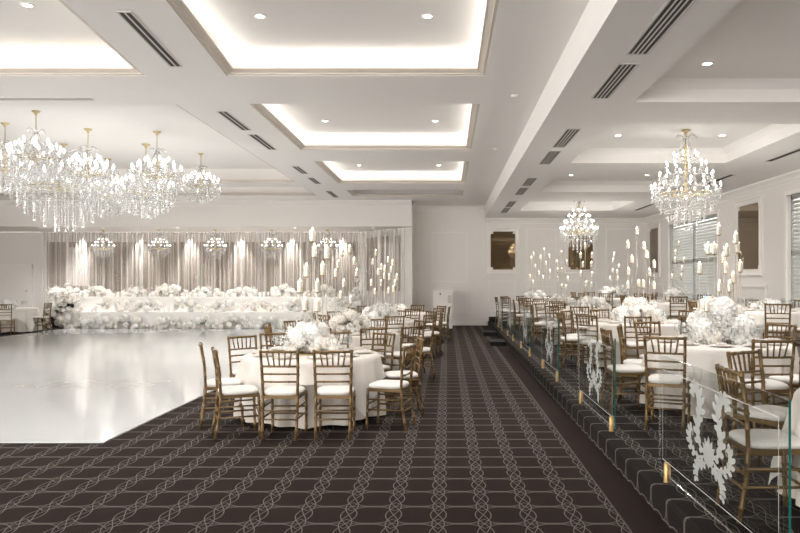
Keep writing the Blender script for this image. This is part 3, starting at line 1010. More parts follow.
def candelabra(loc, spec, label, s=1.0):
    """spec: (x, y, height of the candle's top above the table)"""
    t = empty('candelabra', loc); tag(t, label, 'candelabra', 'tall candle stands')
    link('base', BASEM, t)
    for x, y, top in spec:
        hgt = top - .134 * s
        r = link('rod', rod_mesh(hgt), t, (x, y, 0))
        link('candle_cup', CUP, r, (0, 0, round(hgt, 2)), (0, 0, 0), s)
        c = link('candle', CANDLE, t, (x, y, round(hgt, 2) + .004), (0, 0, 0), s)
        link('flame', FLM, c, (0, 0, .130))
        link('glass_sleeve', SLV, c)
    return t

# ------------------------------------------------------------------ chandeliers
def octa(mb, c, r, h):
    x, y, z = c
    vs = [(x + r, y, z), (x, y + r, z), (x - r, y, z), (x, y - r, z), (x, y, z + h), (x, y, z - h)]
    mb.add(vs, [(0, 1, 4), (1, 2, 4), (2, 3, 4), (3, 0, 4), (1, 0, 5), (2, 1, 5), (3, 2, 5), (0, 3, 5)])
def strand_mesh(L, bead=.016, drop=.034):
    """one string of faceted beads ending in a longer drop"""
    m_ = MB(); n = max(1, int((L - drop * 2) / (bead * 2.9)))
    st = (L - drop * 2) / n
    pts, rad = [(0, 0, 0)], [.0015]
    for i in range(n):
        q = (1.25 if i % 3 == 1 else .8) * bead
        x, y, z = .006 * sin(i * 2.1), .006 * cos(i * 1.7), -(i + .5) * st
        h = min(q * 1.1, st * .46)
        pts += [(x, y, z + h), (x, y, z), (x, y, z - h)]; rad += [.0015, q, .0015]
    pts += [(0, 0, -L + drop * 1.9), (0, 0, -L + drop * .8), (0, 0, -L)]; rad += [.0015, drop * .5, .001]
    m_.tube(pts, rad, 4, 0, True, False)
    return m_.mesh('crystal_strand', M['crystal'])
def swag_mesh(a, b, sag, bead=.011):
    m_ = MB(); a, b = Vector(a), Vector(b)
    n = max(3, int((b - a).length / (bead * 2.6)))
    pts, rad = [], []
    for i in range(2 * n + 1):
        t = i / (2 * n); p = a.lerp(b, t); p.z -= sag * 4 * t * (1 - t)
        pts.append(p); rad.append(bead * 1.15 if i % 2 else .0015)
    m_.tube(pts, rad, 4, 0, True, False)
    return m_.mesh('crystal_swag', M['crystal'])
BULB = MB(); BULB.lathe([(.003, 0), (.013, .012), (.016, .026), (.010, .046), (.001, .062)], 6); BULB_SOFT = BULB.mesh('bulb', M['bulb_soft']); BULB = BULB.mesh('bulb', M['bulb'])
def chandelier(name, tiers, rings, stem, crown_r, bowl, arm_mat, bulb_scale=1.0, crown_z=None):
    """everything hangs below the canopy at the origin.
    tiers: (radius, z of the candle cup, count); rings: (radius, z, count, strand length); bowl: (radius, z) of the gold basin"""
    t = empty(name)
    m_ = MB(); m_.lathe([(0, 0), (.075, 0), (.075, -.012), (.05, -.03), (.025, -.045), (.02, -.075), (0, -.08)], 16); m_.build('canopy', M['gold'], t)
    m_ = MB()
    zb = bowl[1] - .04
    pts = [(0, -.07), (.008, -.07), (.008, -stem)]
    z = -stem
    k = 0
    while z > zb:
        pts += [(.012, z), (.034 if k % 2 else .024, z - .035), (.012, z - .07)]; z -= .075; k += 1
    m_.lathe(pts, 10); m_.build('stem', M['gold'], t)
    # crown of scrolled leaves
    c = MB()
    cz = crown_z if crown_z is not None else -stem + .12
    for k in range(6):
        a = 2 * pi * k / 6
        P = []
        for i in range(7):
            s = i / 6
            P.append((cos(a) * (.02 + crown_r * s), sin(a) * (.02 + crown_r * s), cz + .06 * sin(s * 3.6) + .06 * s))
        c.tube(P, [.010, .010, .009, .009, .012, .014, .006], 5)
    c.build('crown', arm_mat, t)
    for (r, z, n) in tiers:
        a_ = MB()
        P = []
        for i in range(9):
            s = i / 8
            P.append((.02 + (r - .02) * s, 0, z - .05 - .10 * r / .5 * sin(pi * s) + .0 * s))
        P.append((r, 0, z - .01))
        a_.tube(P, .0075, 5)
        a_.lathe([(0, -.012), (.012, -.012), (.030, .0), (.032, .006), (.010, .004), (.010, .06), (0, .06)], 8, (r, 0, z - .012))
        am = a_.mesh('arm', arm_mat)
        sm_ = strand_mesh(.11 if r > .3 else .09, .010, .022)
        for k in range(n):
            a = 2 * pi * (k + .5 * (tiers.index((r, z, n)) % 2)) / n
            o = link('arm', am, t, (0, 0, 0), (0, 0, a))
            link('bulb', BULB_SOFT if bulb_scale > 1.4 else BULB, o, (r, 0, z + .045), (0, 0, 0), bulb_scale)
            link('crystal_drop', sm_, o, (r, 0, z - .025))
    b = MB()
    rb, zb2 = bowl
    for q in range(2):
        R_ = rb * (1 - .45 * q); zz = zb2 - .04 * q
        b.tube([(R_ * cos(2 * pi * k / 24), R_ * sin(2 * pi * k / 24), zz) for k in range(25)], .010, 5, 0, False)
    for k in range(6):
        a = pi * k / 3
        b.tube([(0, 0, zb2 - .02), (rb * cos(a), rb * sin(a), zb2)], .006, 4)
    b.build('basin_ring', M['gold'], t)
    for (r, z, n, L) in rings:
        sm_ = strand_mesh(L)
        for k in range(n):
            a = 2 * pi * (k + random.random() * .4) / n
            link('crystal_strand', sm_, t, (r * cos(a), r * sin(a), z + random.uniform(-.015, .015)), (0, 0, a))
    # swags from the crown down to the top tier
    r, z, n = tiers[0]
    sw = swag_mesh((.03, 0, cz + .05), (r, 0, z - .02), .07)
    for k in range(8): link('crystal_swag', sw, t, (0, 0, 0), (0, 0, pi * k / 4))
    if len(tiers) > 2:
        r2, z2, n2 = tiers[-1]
        r1, z1, n1 = tiers[1]
        sw = swag_mesh((r1 * .95, 0, z1 - .05), (r2, 0, z2 - .02), .06)
        for k in range(n2): link('crystal_swag', sw, t, (0, 0, 0), (0, 0, 2 * pi * k / n2))
    return t

# tiered cone of lights over an inverted dome of drops (right hand side of the room)
cone = chandelier('chandelier',
    [(.20, -.46, 6), (.32, -.62, 9), (.43, -.79, 12), (.555, -.99, 16)],
    [(.54, -1.0, 26, .2), (.48, -1.03, 24, .26), (.41, -1.06, 20, .34), (.31, -1.08, 16, .42), (.19, -1.10, 10, .50), (.07, -1.12, 4, .56)],
    .20, .17, (.40, -1.06), M['crystal'], .85, -.17)
reg(cone)
CH_GROUP = 'crystal chandeliers'
cone.location = (3.98, 12.0, ZT_R)
tag(cone, 'large crystal chandelier with tiered candle bulbs over the platform at right', 'chandelier', CH_GROUP)
for yy in (12.0, 21.7):
    d = bpy.data.lights.new('chandelier_fill', 'POINT'); d.energy = 24; d.color = (1, .97, .92); d.shadow_soft_size = .1  # added fill lamp in mid-air below the chandelier, boosting its light
    lo = bpy.data.objects.new('chandelier_fill', d); lo.location = (3.98, yy, ZT_R - 1.95); col.objects.link(lo)
c = copy_tree(cone); c.location = (3.98, 21.7, ZT_R); c.rotation_euler = (0, 0, .3)
tag(c, 'farther tiered crystal chandelier over the platform, in front of the mirror on end wall', 'chandelier', CH_GROUP)
small = chandelier('chandelier',
    [(.15, -.40, 5), (.26, -.50, 8), (.37, -.62, 10)],
    [(.36, -.63, 18, .16), (.30, -.65, 16, .22), (.22, -.67, 12, .30), (.13, -.68, 8, .36), (.05, -.69, 3, .42)],
    .24, .11, (.27, -.68), M['crystal'], .5, -.24)
reg(small)
for k, px in enumerate((104, 160, 216, 272.5, 328)):
    c = small if k == 0 else copy_tree(small)
    c.location = ((px - X0) * 25.8 / F, 25.75, ALZ)
    c.rotation_euler = (0, 0, .2 * k)
    tag(c, 'small crystal chandelier in front of the string curtain, %s from the left' % ORD[k], 'chandelier', CH_GROUP)
# round clusters over the dance floor
ball = chandelier('chandelier',
    [(.22, -.62, 6), (.33, -.70, 8), (.45, -.78, 12)],
    [(.52, -.74, 26, .24), (.46, -.78, 24, .32), (.38, -.78, 20, .40), (.29, -.78, 15, .46), (.19, -.78, 10, .50), (.08, -.78, 5, .54), (.34, -.62, 14, .2), (.22, -.54, 10, .2)],
    .50, .16, (.33, -.84), M['crystal'], 1.6, -.42)
reg(ball)
spots = [(36, 111, 1.0, 'nearest, longest-stemmed chandelier of the hanging cluster over dance floor'), (5, 123, 1.05, 'chandelier at left picture edge in the cluster over the dance floor'),
         (88, 129, 1.08, 'chandelier just right of the largest in the cluster over the dance floor'), (157, 131.6, 1.08, 'chandelier with a gold canopy hung in front of another, right part of the cluster'),
         (146, 144, 1.28, 'low wide chandelier overlapped by a nearer one in the right of the cluster'), (108, 158.6, 1.15, 'far chandelier of the cluster, seen low behind the two middle ones'),
         (201, 153.5, .92, 'small separate chandelier at the right end of the hanging cluster')]
for k, (px, py, s, lab) in enumerate(spots):
    Y = F * (4.72 - EYE) / (Y0 - py); X = (px - X0) * Y / F
    c = ball if k == 0 else copy_tree(ball)
    c.location = (X, Y, 4.72); c.scale = (s,) * 3; c.rotation_euler = (0, 0, .37 * k)
    tag(c, lab, 'chandelier', CH_GROUP)
big = chandelier('chandelier',
    [(.55, -.42, 10), (.85, -.62, 16), (1.10, -.80, 22)],
    [(1.15, -.84, 44, .38), (1.05, -.8, 40, .5), (.92, -.84, 34, .62), (.78, -.86, 28, .75), (.60, -.88, 22, .88), (.40, -.90, 14, 1.0), (.2, -.92, 8, 1.06), (.95, -.62, 30, .24), (.68, -.42, 24, .3)],
    .12, .42, (.75, -1.0), M['crystal'], 1.9, -.22)
Y = F * (4.72 - EYE) / (Y0 - 144); big.location = ((64 - X0) * Y / F, Y, 4.72)
tag(big, 'largest crystal chandelier, wide and low with gold crown, amid the hanging cluster', 'chandelier', CH_GROUP)

for ch in [o for o in col.objects if o.name.startswith('chandelier') and o.type == 'EMPTY' and o.location.x < 0 and o.location.y < 20]:
    d = bpy.data.lights.new('chandelier_fill', 'POINT'); d.energy = 8; d.color = (1, .98, .95); d.shadow_soft_size = .12  # fill lamp added under each cluster chandelier, hanging free of its bulbs
    lo = bpy.data.objects.new('chandelier_fill', d); lo.location = (ch.location.x, ch.location.y, 2.75); col.objects.link(lo)
# ------------------------------------------------------------------ stage of white steps and flowers
SX0, SX1 = -13.0, -3.3
for lab, (y0, y1, z1) in (('lower front white stage step behind the floor flowers, end of dance floor', (24.42, 25.2, .55)), ('higher rear white stage step in front of the string curtain', (25.2, 26.1, 1.04))):
    m_ = MB(); m_.box(SX0, SX1, y0, y1, 0.0, z1)
    m_.box(SX0, SX1, y0 - .012, y0, z1 - .05, z1)
    o = m_.build('stage_step', M['stage']); tag(o, lab, 'stage')
def clumps(pxs, y, z, level, rx, ry, rz, n, seed, bloom=.1):
    for k, px in enumerate(pxs):
        x = (px - X0) * y / F
        w = random.uniform(.85, 1.2)
        flower_mound((x, y, z), rx * w, ry, rz * random.uniform(.85, 1.15), n, 'clump of white flowers on the %s of the stage, %s from the left' % (level, ORD[k]), 'flowers', 'flower clumps on the stage', seed + k, bloom, 'flower_clump', 2, 2)
clumps((66, 98, 133, 170, 206, 243, 283, 322), 25.62, 1.04, 'top ledge', .60, .20, .36, 24, 100, .10)
clumps((112, 148, 186, 222, 258, 296, 336), 24.82, .55, 'middle ledge', .56, .18, .44, 22, 200, .10)
clumps((98, 128, 168, 203, 236, 272, 310), 24.12, .012, 'floor in front', .58, .13, .42, 24, 300, .10)
flower_mound((-13.0, 24.5, 0), .66, .36, 1.40, 66, 'tall heap of white flowers at left end of the stage beside dark stairs', 'flowers', 'flower clumps on the stage', 55, .12, 'flower_clump', 3, 2)
flower_mound((-3.15, 24.9, 0), .26, .26, 1.75, 34, 'tall slim column of white flowers at right end of the stage', 'flowers', 'flower clumps on the stage', 56, .10, 'flower_clump', 3, 2)
SC = MB(); SC.lathe([(0, 0), (.045, 0), (.045, .15), (.038, .155), (0, .15)], 10); SC = SC.mesh('pillar_candle', M['white_lacquer'])
def stage_candles(y, z, level, xs):
    for px in xs:
        o = link('pillar_candle', SC, None, ((px - X0) * y / F, y, z), (0, 0, 0), (1, 1, random.uniform(.7, 1.25)))
        tag(o, 'small white pillar candle between the flowers on %s of the stage' % level, 'candle', 'candles on %s of the stage' % level)
stage_candles(25.4, 1.04, 'the top ledge', (80, 84, 110, 114, 118, 150, 154, 187, 190, 223, 226, 260, 264, 300, 304))
stage_candles(24.6, .55, 'the middle ledge', (92, 96, 129, 133, 165, 169, 203, 206, 240, 243, 275, 279, 315, 319))
stage_candles(24.32, 0.0, 'the floor edge', (72, 104, 108, 143, 147, 151, 186, 189, 218, 222, 252, 256, 290))
# dark stairs at the stage's left end
t = empty('stage_stairs', (-13.85, 25.1, 0)); tag(t, 'dark carpeted stairs with four steps left of the flower stage', 'stairs')
for k in range(4):
    m_ = MB(); m_.box(-.38, .38, -.3 + .3 * k, .9, .0 + .2 * k, .2 + .2 * k - .006); m_.build('step', M['black_carpet'], t)

# ------------------------------------------------------------------ dance floor script: looping gold flourish
m_ = MB()
def ribbon(mb, pts, w):
    for (a, b, wa, wb) in zip(pts[:-1], pts[1:], w[:-1], w[1:]):
        a, b = Vector(a), Vector(b); d = (b - a); n_ = Vector((-d.y, d.x, 0)).normalized()
        mb.quad(a - n_ * wa, b - n_ * wb, b + n_ * wb, a + n_ * wa)
for row, (yy, x0, x1) in enumerate(((11.0, -6.6, -4.55), (11.45, -6.6, -4.4))):
    pts, w = [], []
    for i in range(150):
        s = i / 149
        pts.append((x0 + (x1 - x0) * s + .06 * sin(s * 60 + row), yy + .12 * sin(s * 47 + row * 2) + .09 * sin(s * 21), .0135))
        w.append(.006 + .012 * max(0, sin(s * 47 + 1.2 + row)))
    ribbon(m_, pts, w)
o = m_.build('floor_flourish', M['goldleaf']); tag(o, 'faint gold calligraphic flourish laid on the white dance floor', 'floor decal')

# ------------------------------------------------------------------ settings per table
PLACE = {18: 'far side right of middle', 54: 'far right', 90: 'right side', 126: 'near right', 162: 'near side right of middle',
         198: 'near side left of middle', 234: 'near left', 270: 'left side', 306: 'far left', 342: 'far side left of middle'}
# keys: bearing in degrees clockwise from straight away (0 = far side, 90 = right)
def bearing_xy(b): return sin(radians(b)), cos(radians(b))

def dress_table(cx, cyy, z0, tname, idx, chairs, plates, glasses, spec, mound, seed, bloom=.09, R=.80, chair_r=1.13, jitter=.05):
    rnd = random.Random(seed)
    t = empty('banquet_table', (cx, cyy, z0)); tag(t, 'round banquet table under a white cloth, %s' % tname, 'table', 'round banquet tables')
    link('tabletop', TABLETOP, t, (0, 0, .715)); link('pedestal', PEDESTAL, t)
    cm, om = CLOTHS[idx % 3]
    c = link('tablecloth', cm, None, (cx, cyy, z0), (0, 0, rnd.uniform(0, .5)))
    tag(c, 'white floor-length tablecloth with satin overlay on %s' % tname, 'tablecloth', 'white round tablecloths')
    link('overlay', om, c)
    ztop = z0 + .758
    for b in (chairs if isinstance(chairs, (list, tuple)) else PLACE):
        if isinstance(b, tuple):
            bb, dx, dy, face = b
            x, y = cx + dx, cyy + dy
            ang = face
        else:
            bb = b
            sx, sy = bearing_xy(b + rnd.uniform(-5, 5)); r = chair_r + rnd.uniform(-jitter, jitter)
            x, y = cx + sx * r, cyy + sy * r
            ang = atan2(-sy, -sx) + rnd.uniform(-.12, .12)
        place_chair(x, y, z0, ang, 'gold chiavari chair with white cushion, %s of %s' % (PLACE[bb], tname), 'gold chiavari chairs around tables')
    for b in (PLACE if plates else ()):
        sx, sy = bearing_xy(b)
        a = atan2(sy, sx)
        o = link('dinner_plate', PLATE, None, (cx + sx * .60, cyy + sy * .60, ztop + .001)); tag(o, 'white plate at the %s of %s' % (PLACE[b], tname), 'plate', 'dinner plates on the tables')
        o = link('napkin', NAPKIN, None, (cx + sx * .60, cyy + sy * .60, ztop + .0195), (0, 0, a - pi / 2 + .1)); tag(o, 'folded napkin on the plate, %s of %s' % (PLACE[b], tname), 'napkin', 'napkins on the plates')
    for b in (PLACE if glasses else ()):
        for k in range(glasses):
            sx, sy = bearing_xy(b + 9 + 8 * k)
            r = .46 - .05 * k
            o = link('wine_glass' if k < 2 else 'water_glass', WINE if k < 2 else TUMBLER, None, (cx + sx * r, cyy + sy * r, ztop + .001), (0, 0, 0), (1.0, .88, 1)[k] if k < 3 else 1)
            tag(o, '%s at the %s place of %s' % (('tall wine glass', 'smaller wine glass', 'water tumbler')[k], PLACE[b], tname), 'glass', 'glassware on the tables')
    if spec: candelabra((cx, cyy, ztop), spec, 'tall stand of %d lit ivory candles on %s' % (len(spec), tname), .95 if cx < 0 and cyy < 10 else .8)
    if mound:
        rx, ry, rz, n = mound
        flower_mound((cx, cyy, ztop + .016), rx, ry, rz, n, 'low mound of white flowers on %s' % tname, 'flowers', 'table flower arrangements', seed + 900, bloom, 'flower_arrangement', 3, 3)

def stand(seed, n, hi=1.48, lo=.62, r=.22):
    rnd = random.Random(seed)
    out = []
    for i in range(n):
        h_ = lo + (hi - lo) * ((i + rnd.uniform(.0, .6)) / n) ** .95
        rr = r * (1.05 - .55 * (h_ - lo) / (hi - lo)) * rnd.uniform(.55, 1.1); a = i * 2.4 + rnd.uniform(-.3, .3)
        out.append((rr * cos(a), rr * sin(a), h_))
    return out

def spec_px(cx, cyy, lst, ztop, seed, s=1):
    """candles read off the photograph: (px, py of the top) at the stand's own distance"""
    rnd = random.Random(seed)
    out = []
    for px, py in lst:
        dy = rnd.uniform(-.16, .16)
        x = (px - X0) * cyy / F - cx
        z = EYE - (py - Y0) * cyy / F
        if abs(x) > .2: dy *= .4
        out.append((x, dy, z - ztop))
    return out

# left of the aisle
T1 = (-1.62, 8.66)
sp1 = spec_px(*T1, [(314.4, 231.5), (312.6, 246), (325.7, 248), (307.7, 266.6), (322.8, 265), (300.3, 282), (316.7, 282), (303.6, 300), (319, 300)], .758, 1)
def face(dx, dy): return atan2(-dy, -dx)
T1_ch = [(198, -.09, -1.07, pi / 2 - .02), (162, .44, -1.06, pi / 2 + .05), (126, .98, -.62, face(1.0, -.25)), (90, 1.06, .22, face(1, .2)), (54, .62, .92, face(.7, .9)),
         (18, .06, 1.12, -pi / 2), (342, -.62, .92, face(-.5, 1)), (306, -.86, .45, face(-.7, .75)), (270, -.93, -.46, face(-1, -.35) ), (234, -.60, -1.02, face(-.95, -.40))]
dress_table(*T1, 0, 'nearest aisle-left table', 0, T1_ch, True, 2, sp1, (.27, .25, .34, 46), 31, .08)
T2 = (-1.62, 12.05)
sp2 = spec_px(*T2, [(341, 249), (353, 259), (336, 271), (345, 281), (356, 270), (349, 246), (340, 293), (351, 297), (338, 262)], .758, 2)
dress_table(*T2, 0, 'second aisle-left table', 1, None, True, 1, sp2, (.32, .28, .30, 26), 32)
T3 = (-1.50, 15.75)
sp3 = spec_px(*T3, [(375.5, 251), (371, 260), (390.6, 258), (396, 261), (382, 265), (378.6, 270), (387, 267), (394, 268), (386, 274.5), (392, 275), (401, 275), (369.5, 281), (381, 281), (399, 281), (373.5, 290), (391, 289), (397, 287)], .758, 3)
dress_table(*T3, 0, 'third aisle-left table', 2, None, True, 1, [(x * .8, y, z) for x, y, z in sp3], (.42, .28, .26, 26), 33)
T4 = (-1.28, 19.4)
dress_table(*T4, 0, 'fourth aisle-left table', 0, None, False, 0, None, (.22, .22, .2, 12), 34)
TL = (-13.75, 22.6)
dress_table(*TL, 0, 'far-left stairs-side table', 1, [(90, 1.0, .0, pi), (162, .52, -1.0, pi / 2 + .35), (198, -.10, -1.08, pi / 2)], False, 1, None, (.2, .2, .2, 12), 35)

# lower platform
zt = HP + .758
R0 = (3.05, 4.45)
dress_table(*R0, HP, 'nearest platform table', 0, [(270, -1.035, .09, 0.0), (306, -.60, .98, face(-.6, .98))], False, 0, None, None, 40)
R1 = (3.13, 8.29)
spr1 = spec_px(*R1, [(716, 226), (704, 245), (713, 245), (723, 247), (730.7, 234.5), (736.5, 243.5), (728, 254), (702.5, 264.6), (729, 264.6), (739, 263), (733.7, 274), (717, 283), (726, 283), (703, 302), (727, 302)], zt, 4)
R1_ch = [(234, -.90, -1.02, face(-.45, -1.0)), (198, -.10, -1.38, pi / 2), 162, 126, (270, -1.10, -.15, 0.05), (306, -.80, .42, face(-.9, .3)), 342, 18, 54, 90]
dress_table(*R1, HP, 'second platform table', 1, R1_ch, True, 3, spr1, (.33, .30, .38, 34), 41, .125)
R2 = (3.25, 12.3)
spr2 = spec_px(*R2, [(637.5, 228.5), (629, 242), (645.5, 243), (634, 256.5), (648, 252), (630.5, 269), (647, 270), (654, 262), (641, 281), (644, 282), (655, 283), (626, 283)], zt, 5)
dress_table(*R2, HP, 'third platform table', 2, None, True, 2, spr2, (.34, .3, .32, 26), 42, .12)
R3 = (3.3, 16.4)
spr3 = spec_px(*R3, [(586, 244), (581, 253.5), (592, 253.5), (582.5, 263), (590, 263), (581, 272.5), (592, 273), (587, 282), (591, 283)], zt, 6)
dress_table(*R3, HP, 'fourth platform table', 0, None, True, 1, spr3, (.36, .3, .28, 26), 43)
R4 = (3.2, 20.2)
spr4 = spec_px(*R4, [(561, 252), (556.5, 261), (567, 261), (557, 269), (561.5, 269), (557.5, 277), (567, 277), (562, 285), (565, 286)], zt, 7)
dress_table(*R4, HP, 'fifth platform table', 1, None, False, 1, spr4, (.36, .3, .28, 20), 44)
R5 = (2.95, 23.7)
spr5 = spec_px(*R5, [(544, 249), (534, 253), (531, 257), (541, 256), (549, 255), (546, 262), (536, 265), (550, 270), (539, 271.5), (530, 275), (543, 276), (533, 281)], zt, 8)
dress_table(*R5, HP, 'farthest platform table', 2, None, False, 1, [(x, y, z) for x, y, z in spr5], (.42, .3, .30, 24), 45)
# upper level along the windows
zu = HP2 + .758
S1 = (5.85, 13.2)
dress_table(*S1, HP2, 'near window-side table', 0, [198, 234, 270, 306, 342, 18, 54, 162], True, 2, None, (.2, .2, .16, 12), 50, chair_r=1.09)
S2 = (5.8, 18.3)
sps2 = spec_px(*S2, [(678.5, 242.5), (675, 251), (673.5, 258.5), (684.5, 258.5), (680, 267), (672, 275), (683, 275)], zu, 9)
dress_table(*S2, HP2, 'middle window-side table', 1, [162, 198, 234, 270, 306, 342, 18, 54], True, 1, sps2, (.24, .24, .34, 18), 51, chair_r=1.09)
S4 = (5.15, 22.4)
sps4 = spec_px(*S4, [(614.5, 253), (613, 259), (619, 265), (612, 269.5), (618, 270.5), (611, 277), (618, 277)], zu, 10)
dress_table(*S4, HP2, 'far window-side table', 2, [162, 198, 234, 306, 342, 18, 90, 126], False, 1, sps4, (.28, .26, .34, 18), 52, chair_r=1.09)

# ------------------------------------------------------------------ glass panels along the platform
def scroll(cx, cz, r0, turns, start, flip=1, w0=.03, n=34):
    pts, ws = [], []
    for i in range(n):
        s = i / (n - 1)
        r = r0 * (1 - s) ** .8 + .012
        a = start + flip * turns * 2 * pi * s
        pts.append((cx + r * cos(a), cz + r * sin(a))); ws.append(w0 * (1 - .6 * s))
    return pts, ws
def flat_ribbon(mb, pts, ws, x):
    L, R_ = [], []
    for i, (p, w) in enumerate(zip(pts, ws)):
        a = pts[max(0, i - 1)]; b = pts[min(len(pts) - 1, i + 1)]
        d = Vector((b[0] - a[0], b[1] - a[1])).normalized(); n_ = Vector((-d.y, d.x))
        w *= 1.25
        L.append((x, p[0] - n_.x * w, p[1] - n_.y * w)); R_.append((x, p[0] + n_.x * w, p[1] + n_.y * w))
    for i in range(len(pts) - 1): mb.quad(L[i], L[i + 1], R_[i + 1], R_[i])
def etched_motif():
    """acanthus scrollwork: two leafy plumes that curl over, side volutes, a central palmette and tails"""
    mb = MB(); x = 0
    def lobes(path, side, length, step=2, w=.011, lean=.6):
        for i in range(1, len(path) - 1, step):
            a, b = path[i - 1], path[i + 1]
            d = Vector((b[0] - a[0], b[1] - a[1])).normalized()
            n_ = Vector((-d.y, d.x)) * side
            g = (d * lean + n_).normalized() * length * (.6 + .4 * sin(pi * i / len(path)))
            p = Vector(path[i])
            pts = [tuple(p + g * t + d * (.25 * length * t * t)) for t in (0, .3, .6, .85, 1)]
            flat_ribbon(mb, pts, [w * .55, w * 1.05, w * 1.15, w * .8, .002], x)
    def smooth(ctrl, n=26):
        out = []
        P = [ctrl[0]] + list(ctrl) + [ctrl[-1]]
        for i in range(1, len(P) - 2):
            for k in range(n // (len(ctrl) - 1)):
                t = k / (n // (len(ctrl) - 1))
                q = []
                for c_ in (0, 1):
                    p0, p1, p2, p3 = (P[i + d][c_] for d in (-1, 0, 1, 2))
                    q.append(.5 * (2 * p1 + (p2 - p0) * t + (2 * p0 - 5 * p1 + 4 * p2 - p3) * t * t + (3 * p1 - p0 - 3 * p2 + p3) * t ** 3))
                out.append(tuple(q))
        return out + [ctrl[-1]]
    for sgn in (-1, 1):
        plume = [(sgn * x_, z_) for x_, z_ in smooth([(.04, -.10), (.16, -.02), (.19, .11), (.13, .24), (.15, .36), (.23, .40), (.265, .345), (.235, .31)], 42)]
        N_ = len(plume)
        flat_ribbon(mb, plume, [.006 + .011 * sin(pi * min(1, i / N_ * .9 + .08)) for i in range(N_)], x)
        lobes(plume[2:30], -sgn, .070, 3, .016, .55); lobes(plume[4:28], sgn, .080, 3, .017, .55)
        lobes(plume[25:37], sgn, .060, 3, .015, .4); lobes(plume[25:36], -sgn, .05, 4, .013, .5)
        vol = [(sgn * x_, z_) for x_, z_ in smooth([(.05, -.10), (.16, -.14), (.27, -.10), (.32, -.02), (.29, .05), (.25, .03), (.265, -.005)], 36)]
        N_ = len(vol)
        flat_ribbon(mb, vol, [.004 + .008 * sin(pi * min(1, i / N_ + .1)) for i in range(N_)], x)
        lobes(vol[2:26], -sgn, .058, 3, .014, .5); lobes(vol[6:24], sgn, .046, 3, .012, .5)
        tail = [(sgn * x_, z_) for x_, z_ in smooth([(.02, -.12), (.09, -.19), (.16, -.20), (.20, -.26), (.19, -.34)], 24)]
        N_ = len(tail)
        flat_ribbon(mb, tail, [.003 + .009 * sin(pi * min(1, i / N_ + .12)) for i in range(N_)], x)
        lobes(tail, sgn, .056, 3, .014, .5); lobes(tail, -sgn, .042, 3, .012, .5)
    for k in range(-3, 4):
        a = radians(90 + 24 * k)
        L = .155 - .016 * abs(k)
        leaf = [(cos(a) * L * s, -.09 + sin(a) * L * s) for s in (0, .25, .5, .75, .9, 1)]
        flat_ribbon(mb, leaf, [.005, .011, .017, .015, .008, .002], x)
    body = [(0, -.06 - .03 * i) for i in range(5)]
    flat_ribbon(mb, body, [.022, .036, .030, .018, .004], x)
    return mb.mesh('etched_motif', M['etch'])
MOTIF = etched_motif()
SPIG = MB(); SPIG.lathe([(0, 0), (.023, 0), (.023, .006), (.021, .008), (.021, .128), (.018, .140), (.009, .147), (0, .149)], 14); SPIG = SPIG.mesh('spigot', M['brass'])
XG = 1.60
panels = [(3.36, 5.42), (6.85, 8.78), (10.3, 12.2), (13.75, 15.75), (17.25, 19.2), (20.75, 22.7)]
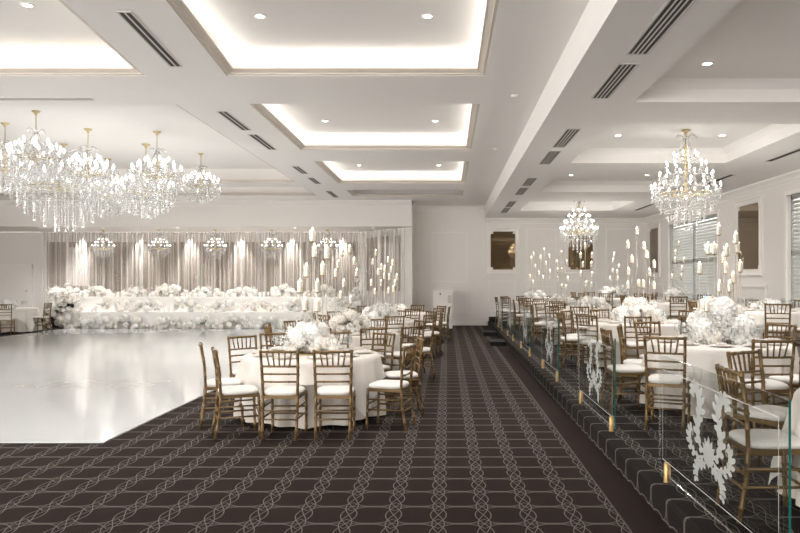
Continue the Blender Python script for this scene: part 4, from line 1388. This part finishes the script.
for k, (a, b) in enumerate(panels):
    t = empty('glass_panel', (XG, (a + b) / 2, HP)); tag(t, 'clear glass panel with etched scrollwork along platform edge, %s from the camera' % ORD[k], 'glass panel', 'glass panels along the platform edge')
    L = (b - a) / 2; z0, z1 = .055, .915
    g = MB()
    g.quad((.006, -L, z0), (.006, L, z0), (.006, L, z1), (.006, -L, z1), 0)
    for p, q in (((-L, z0), (-L, z1)), ((-L, z1), (L, z1)), ((L, z1), (L, z0)), ((L, z0), (-L, z0))):
        g.quad((-.006, p[0], p[1]), (-.006, q[0], q[1]), (.006, q[0], q[1]), (.006, p[0], p[1]), 1 if p[0] == q[0] == -L else 2)
    g.build('pane', [M['glass'], M['glass_edge'], M['faint_edge']], t)
    e = MB()
    i_, w = .10, .0025
    for y0, y1, zz0, zz1 in ((-L + i_, L - i_, z0 + i_ - w, z0 + i_ + w), (-L + i_, L - i_, z1 - i_ - w, z1 - i_ + w), (-L + i_ - w, -L + i_ + w, z0 + i_, z1 - i_), (L - i_ - w, L - i_ + w, z0 + i_, z1 - i_)):
        e.quad((-.0062, y0, zz0), (-.0062, y1, zz0), (-.0062, y1, zz1), (-.0062, y0, zz1))
    e.build('etched_border', M['line_etch'], t)
    link('etched_motif', MOTIF, t, (-.0064, 0, .47), (0, 0, 0), (1, 1.1, .80))
    for s in (-1, 1): link('spigot', SPIG, t, (0, s * (L - .17), 0))

# ------------------------------------------------------------------ odds and ends
for k, (y, lab) in enumerate(((18.3, 'nearer black step box against the platform edge in the aisle'), (21.5, 'farther black step box against the platform edge in the aisle'))):
    m_ = MB(); m_.box(-.19, .19, -.42, .42, 0, .09); m_.box(-.2, .2, -.43, .43, .09, .105)
    o = m_.build('step_box', M['black_carpet'], None, (1.27, y, 0)); tag(o, lab, 'step', 'step boxes by the platform')
m_ = MB(); m_.box(-.2, .2, -.28, .28, 0, .13); m_.box(-.2, .2, .0, .28, .13, .16)
o = m_.build('plinth_block', M['black_carpet'], None, (1.70, 25.6, HP)); tag(o, 'low dark block at the far end of the platform by end wall', 'plinth')
t = empty('lectern', (-.15, 24.6, 0)); tag(t, 'white lectern cabinet standing in front of the end wall panel beside the aisle', 'lectern')
m_ = MB(); m_.box(-.33, .33, -.2, .2, .0, 1.22); m_.box(-.35, .35, -.22, .22, 1.22, 1.26); m_.box(-.34, .34, -.21, .21, 0, .05); m_.build('body', M['white_lacquer'], t)
m_ = MB(); m_.box(-.10, -.06, -.21, -.2, 1.13, 1.19); m_.build('latch', M['dark'], t)
m_ = MB(); m_.box(.17, .30, -.208, -.2, .86, 1.12); m_.box(.19, .28, -.214, -.208, .90, .95); m_.build('control_plate', M['vent'], t)
m_ = MB(); m_.lathe([(0, 0), (.05, 0), (.05, .012), (.02, .02), (.02, .04), (.055, .08), (.055, .16), (.02, .19), (0, .19)], 14)
o = m_.build('blue_lamp', M['screen_blue'], None, (7.12, 19.9, WZ0)); tag(o, 'small blue glowing light at the window sill of the far shuttered window', 'lamp')
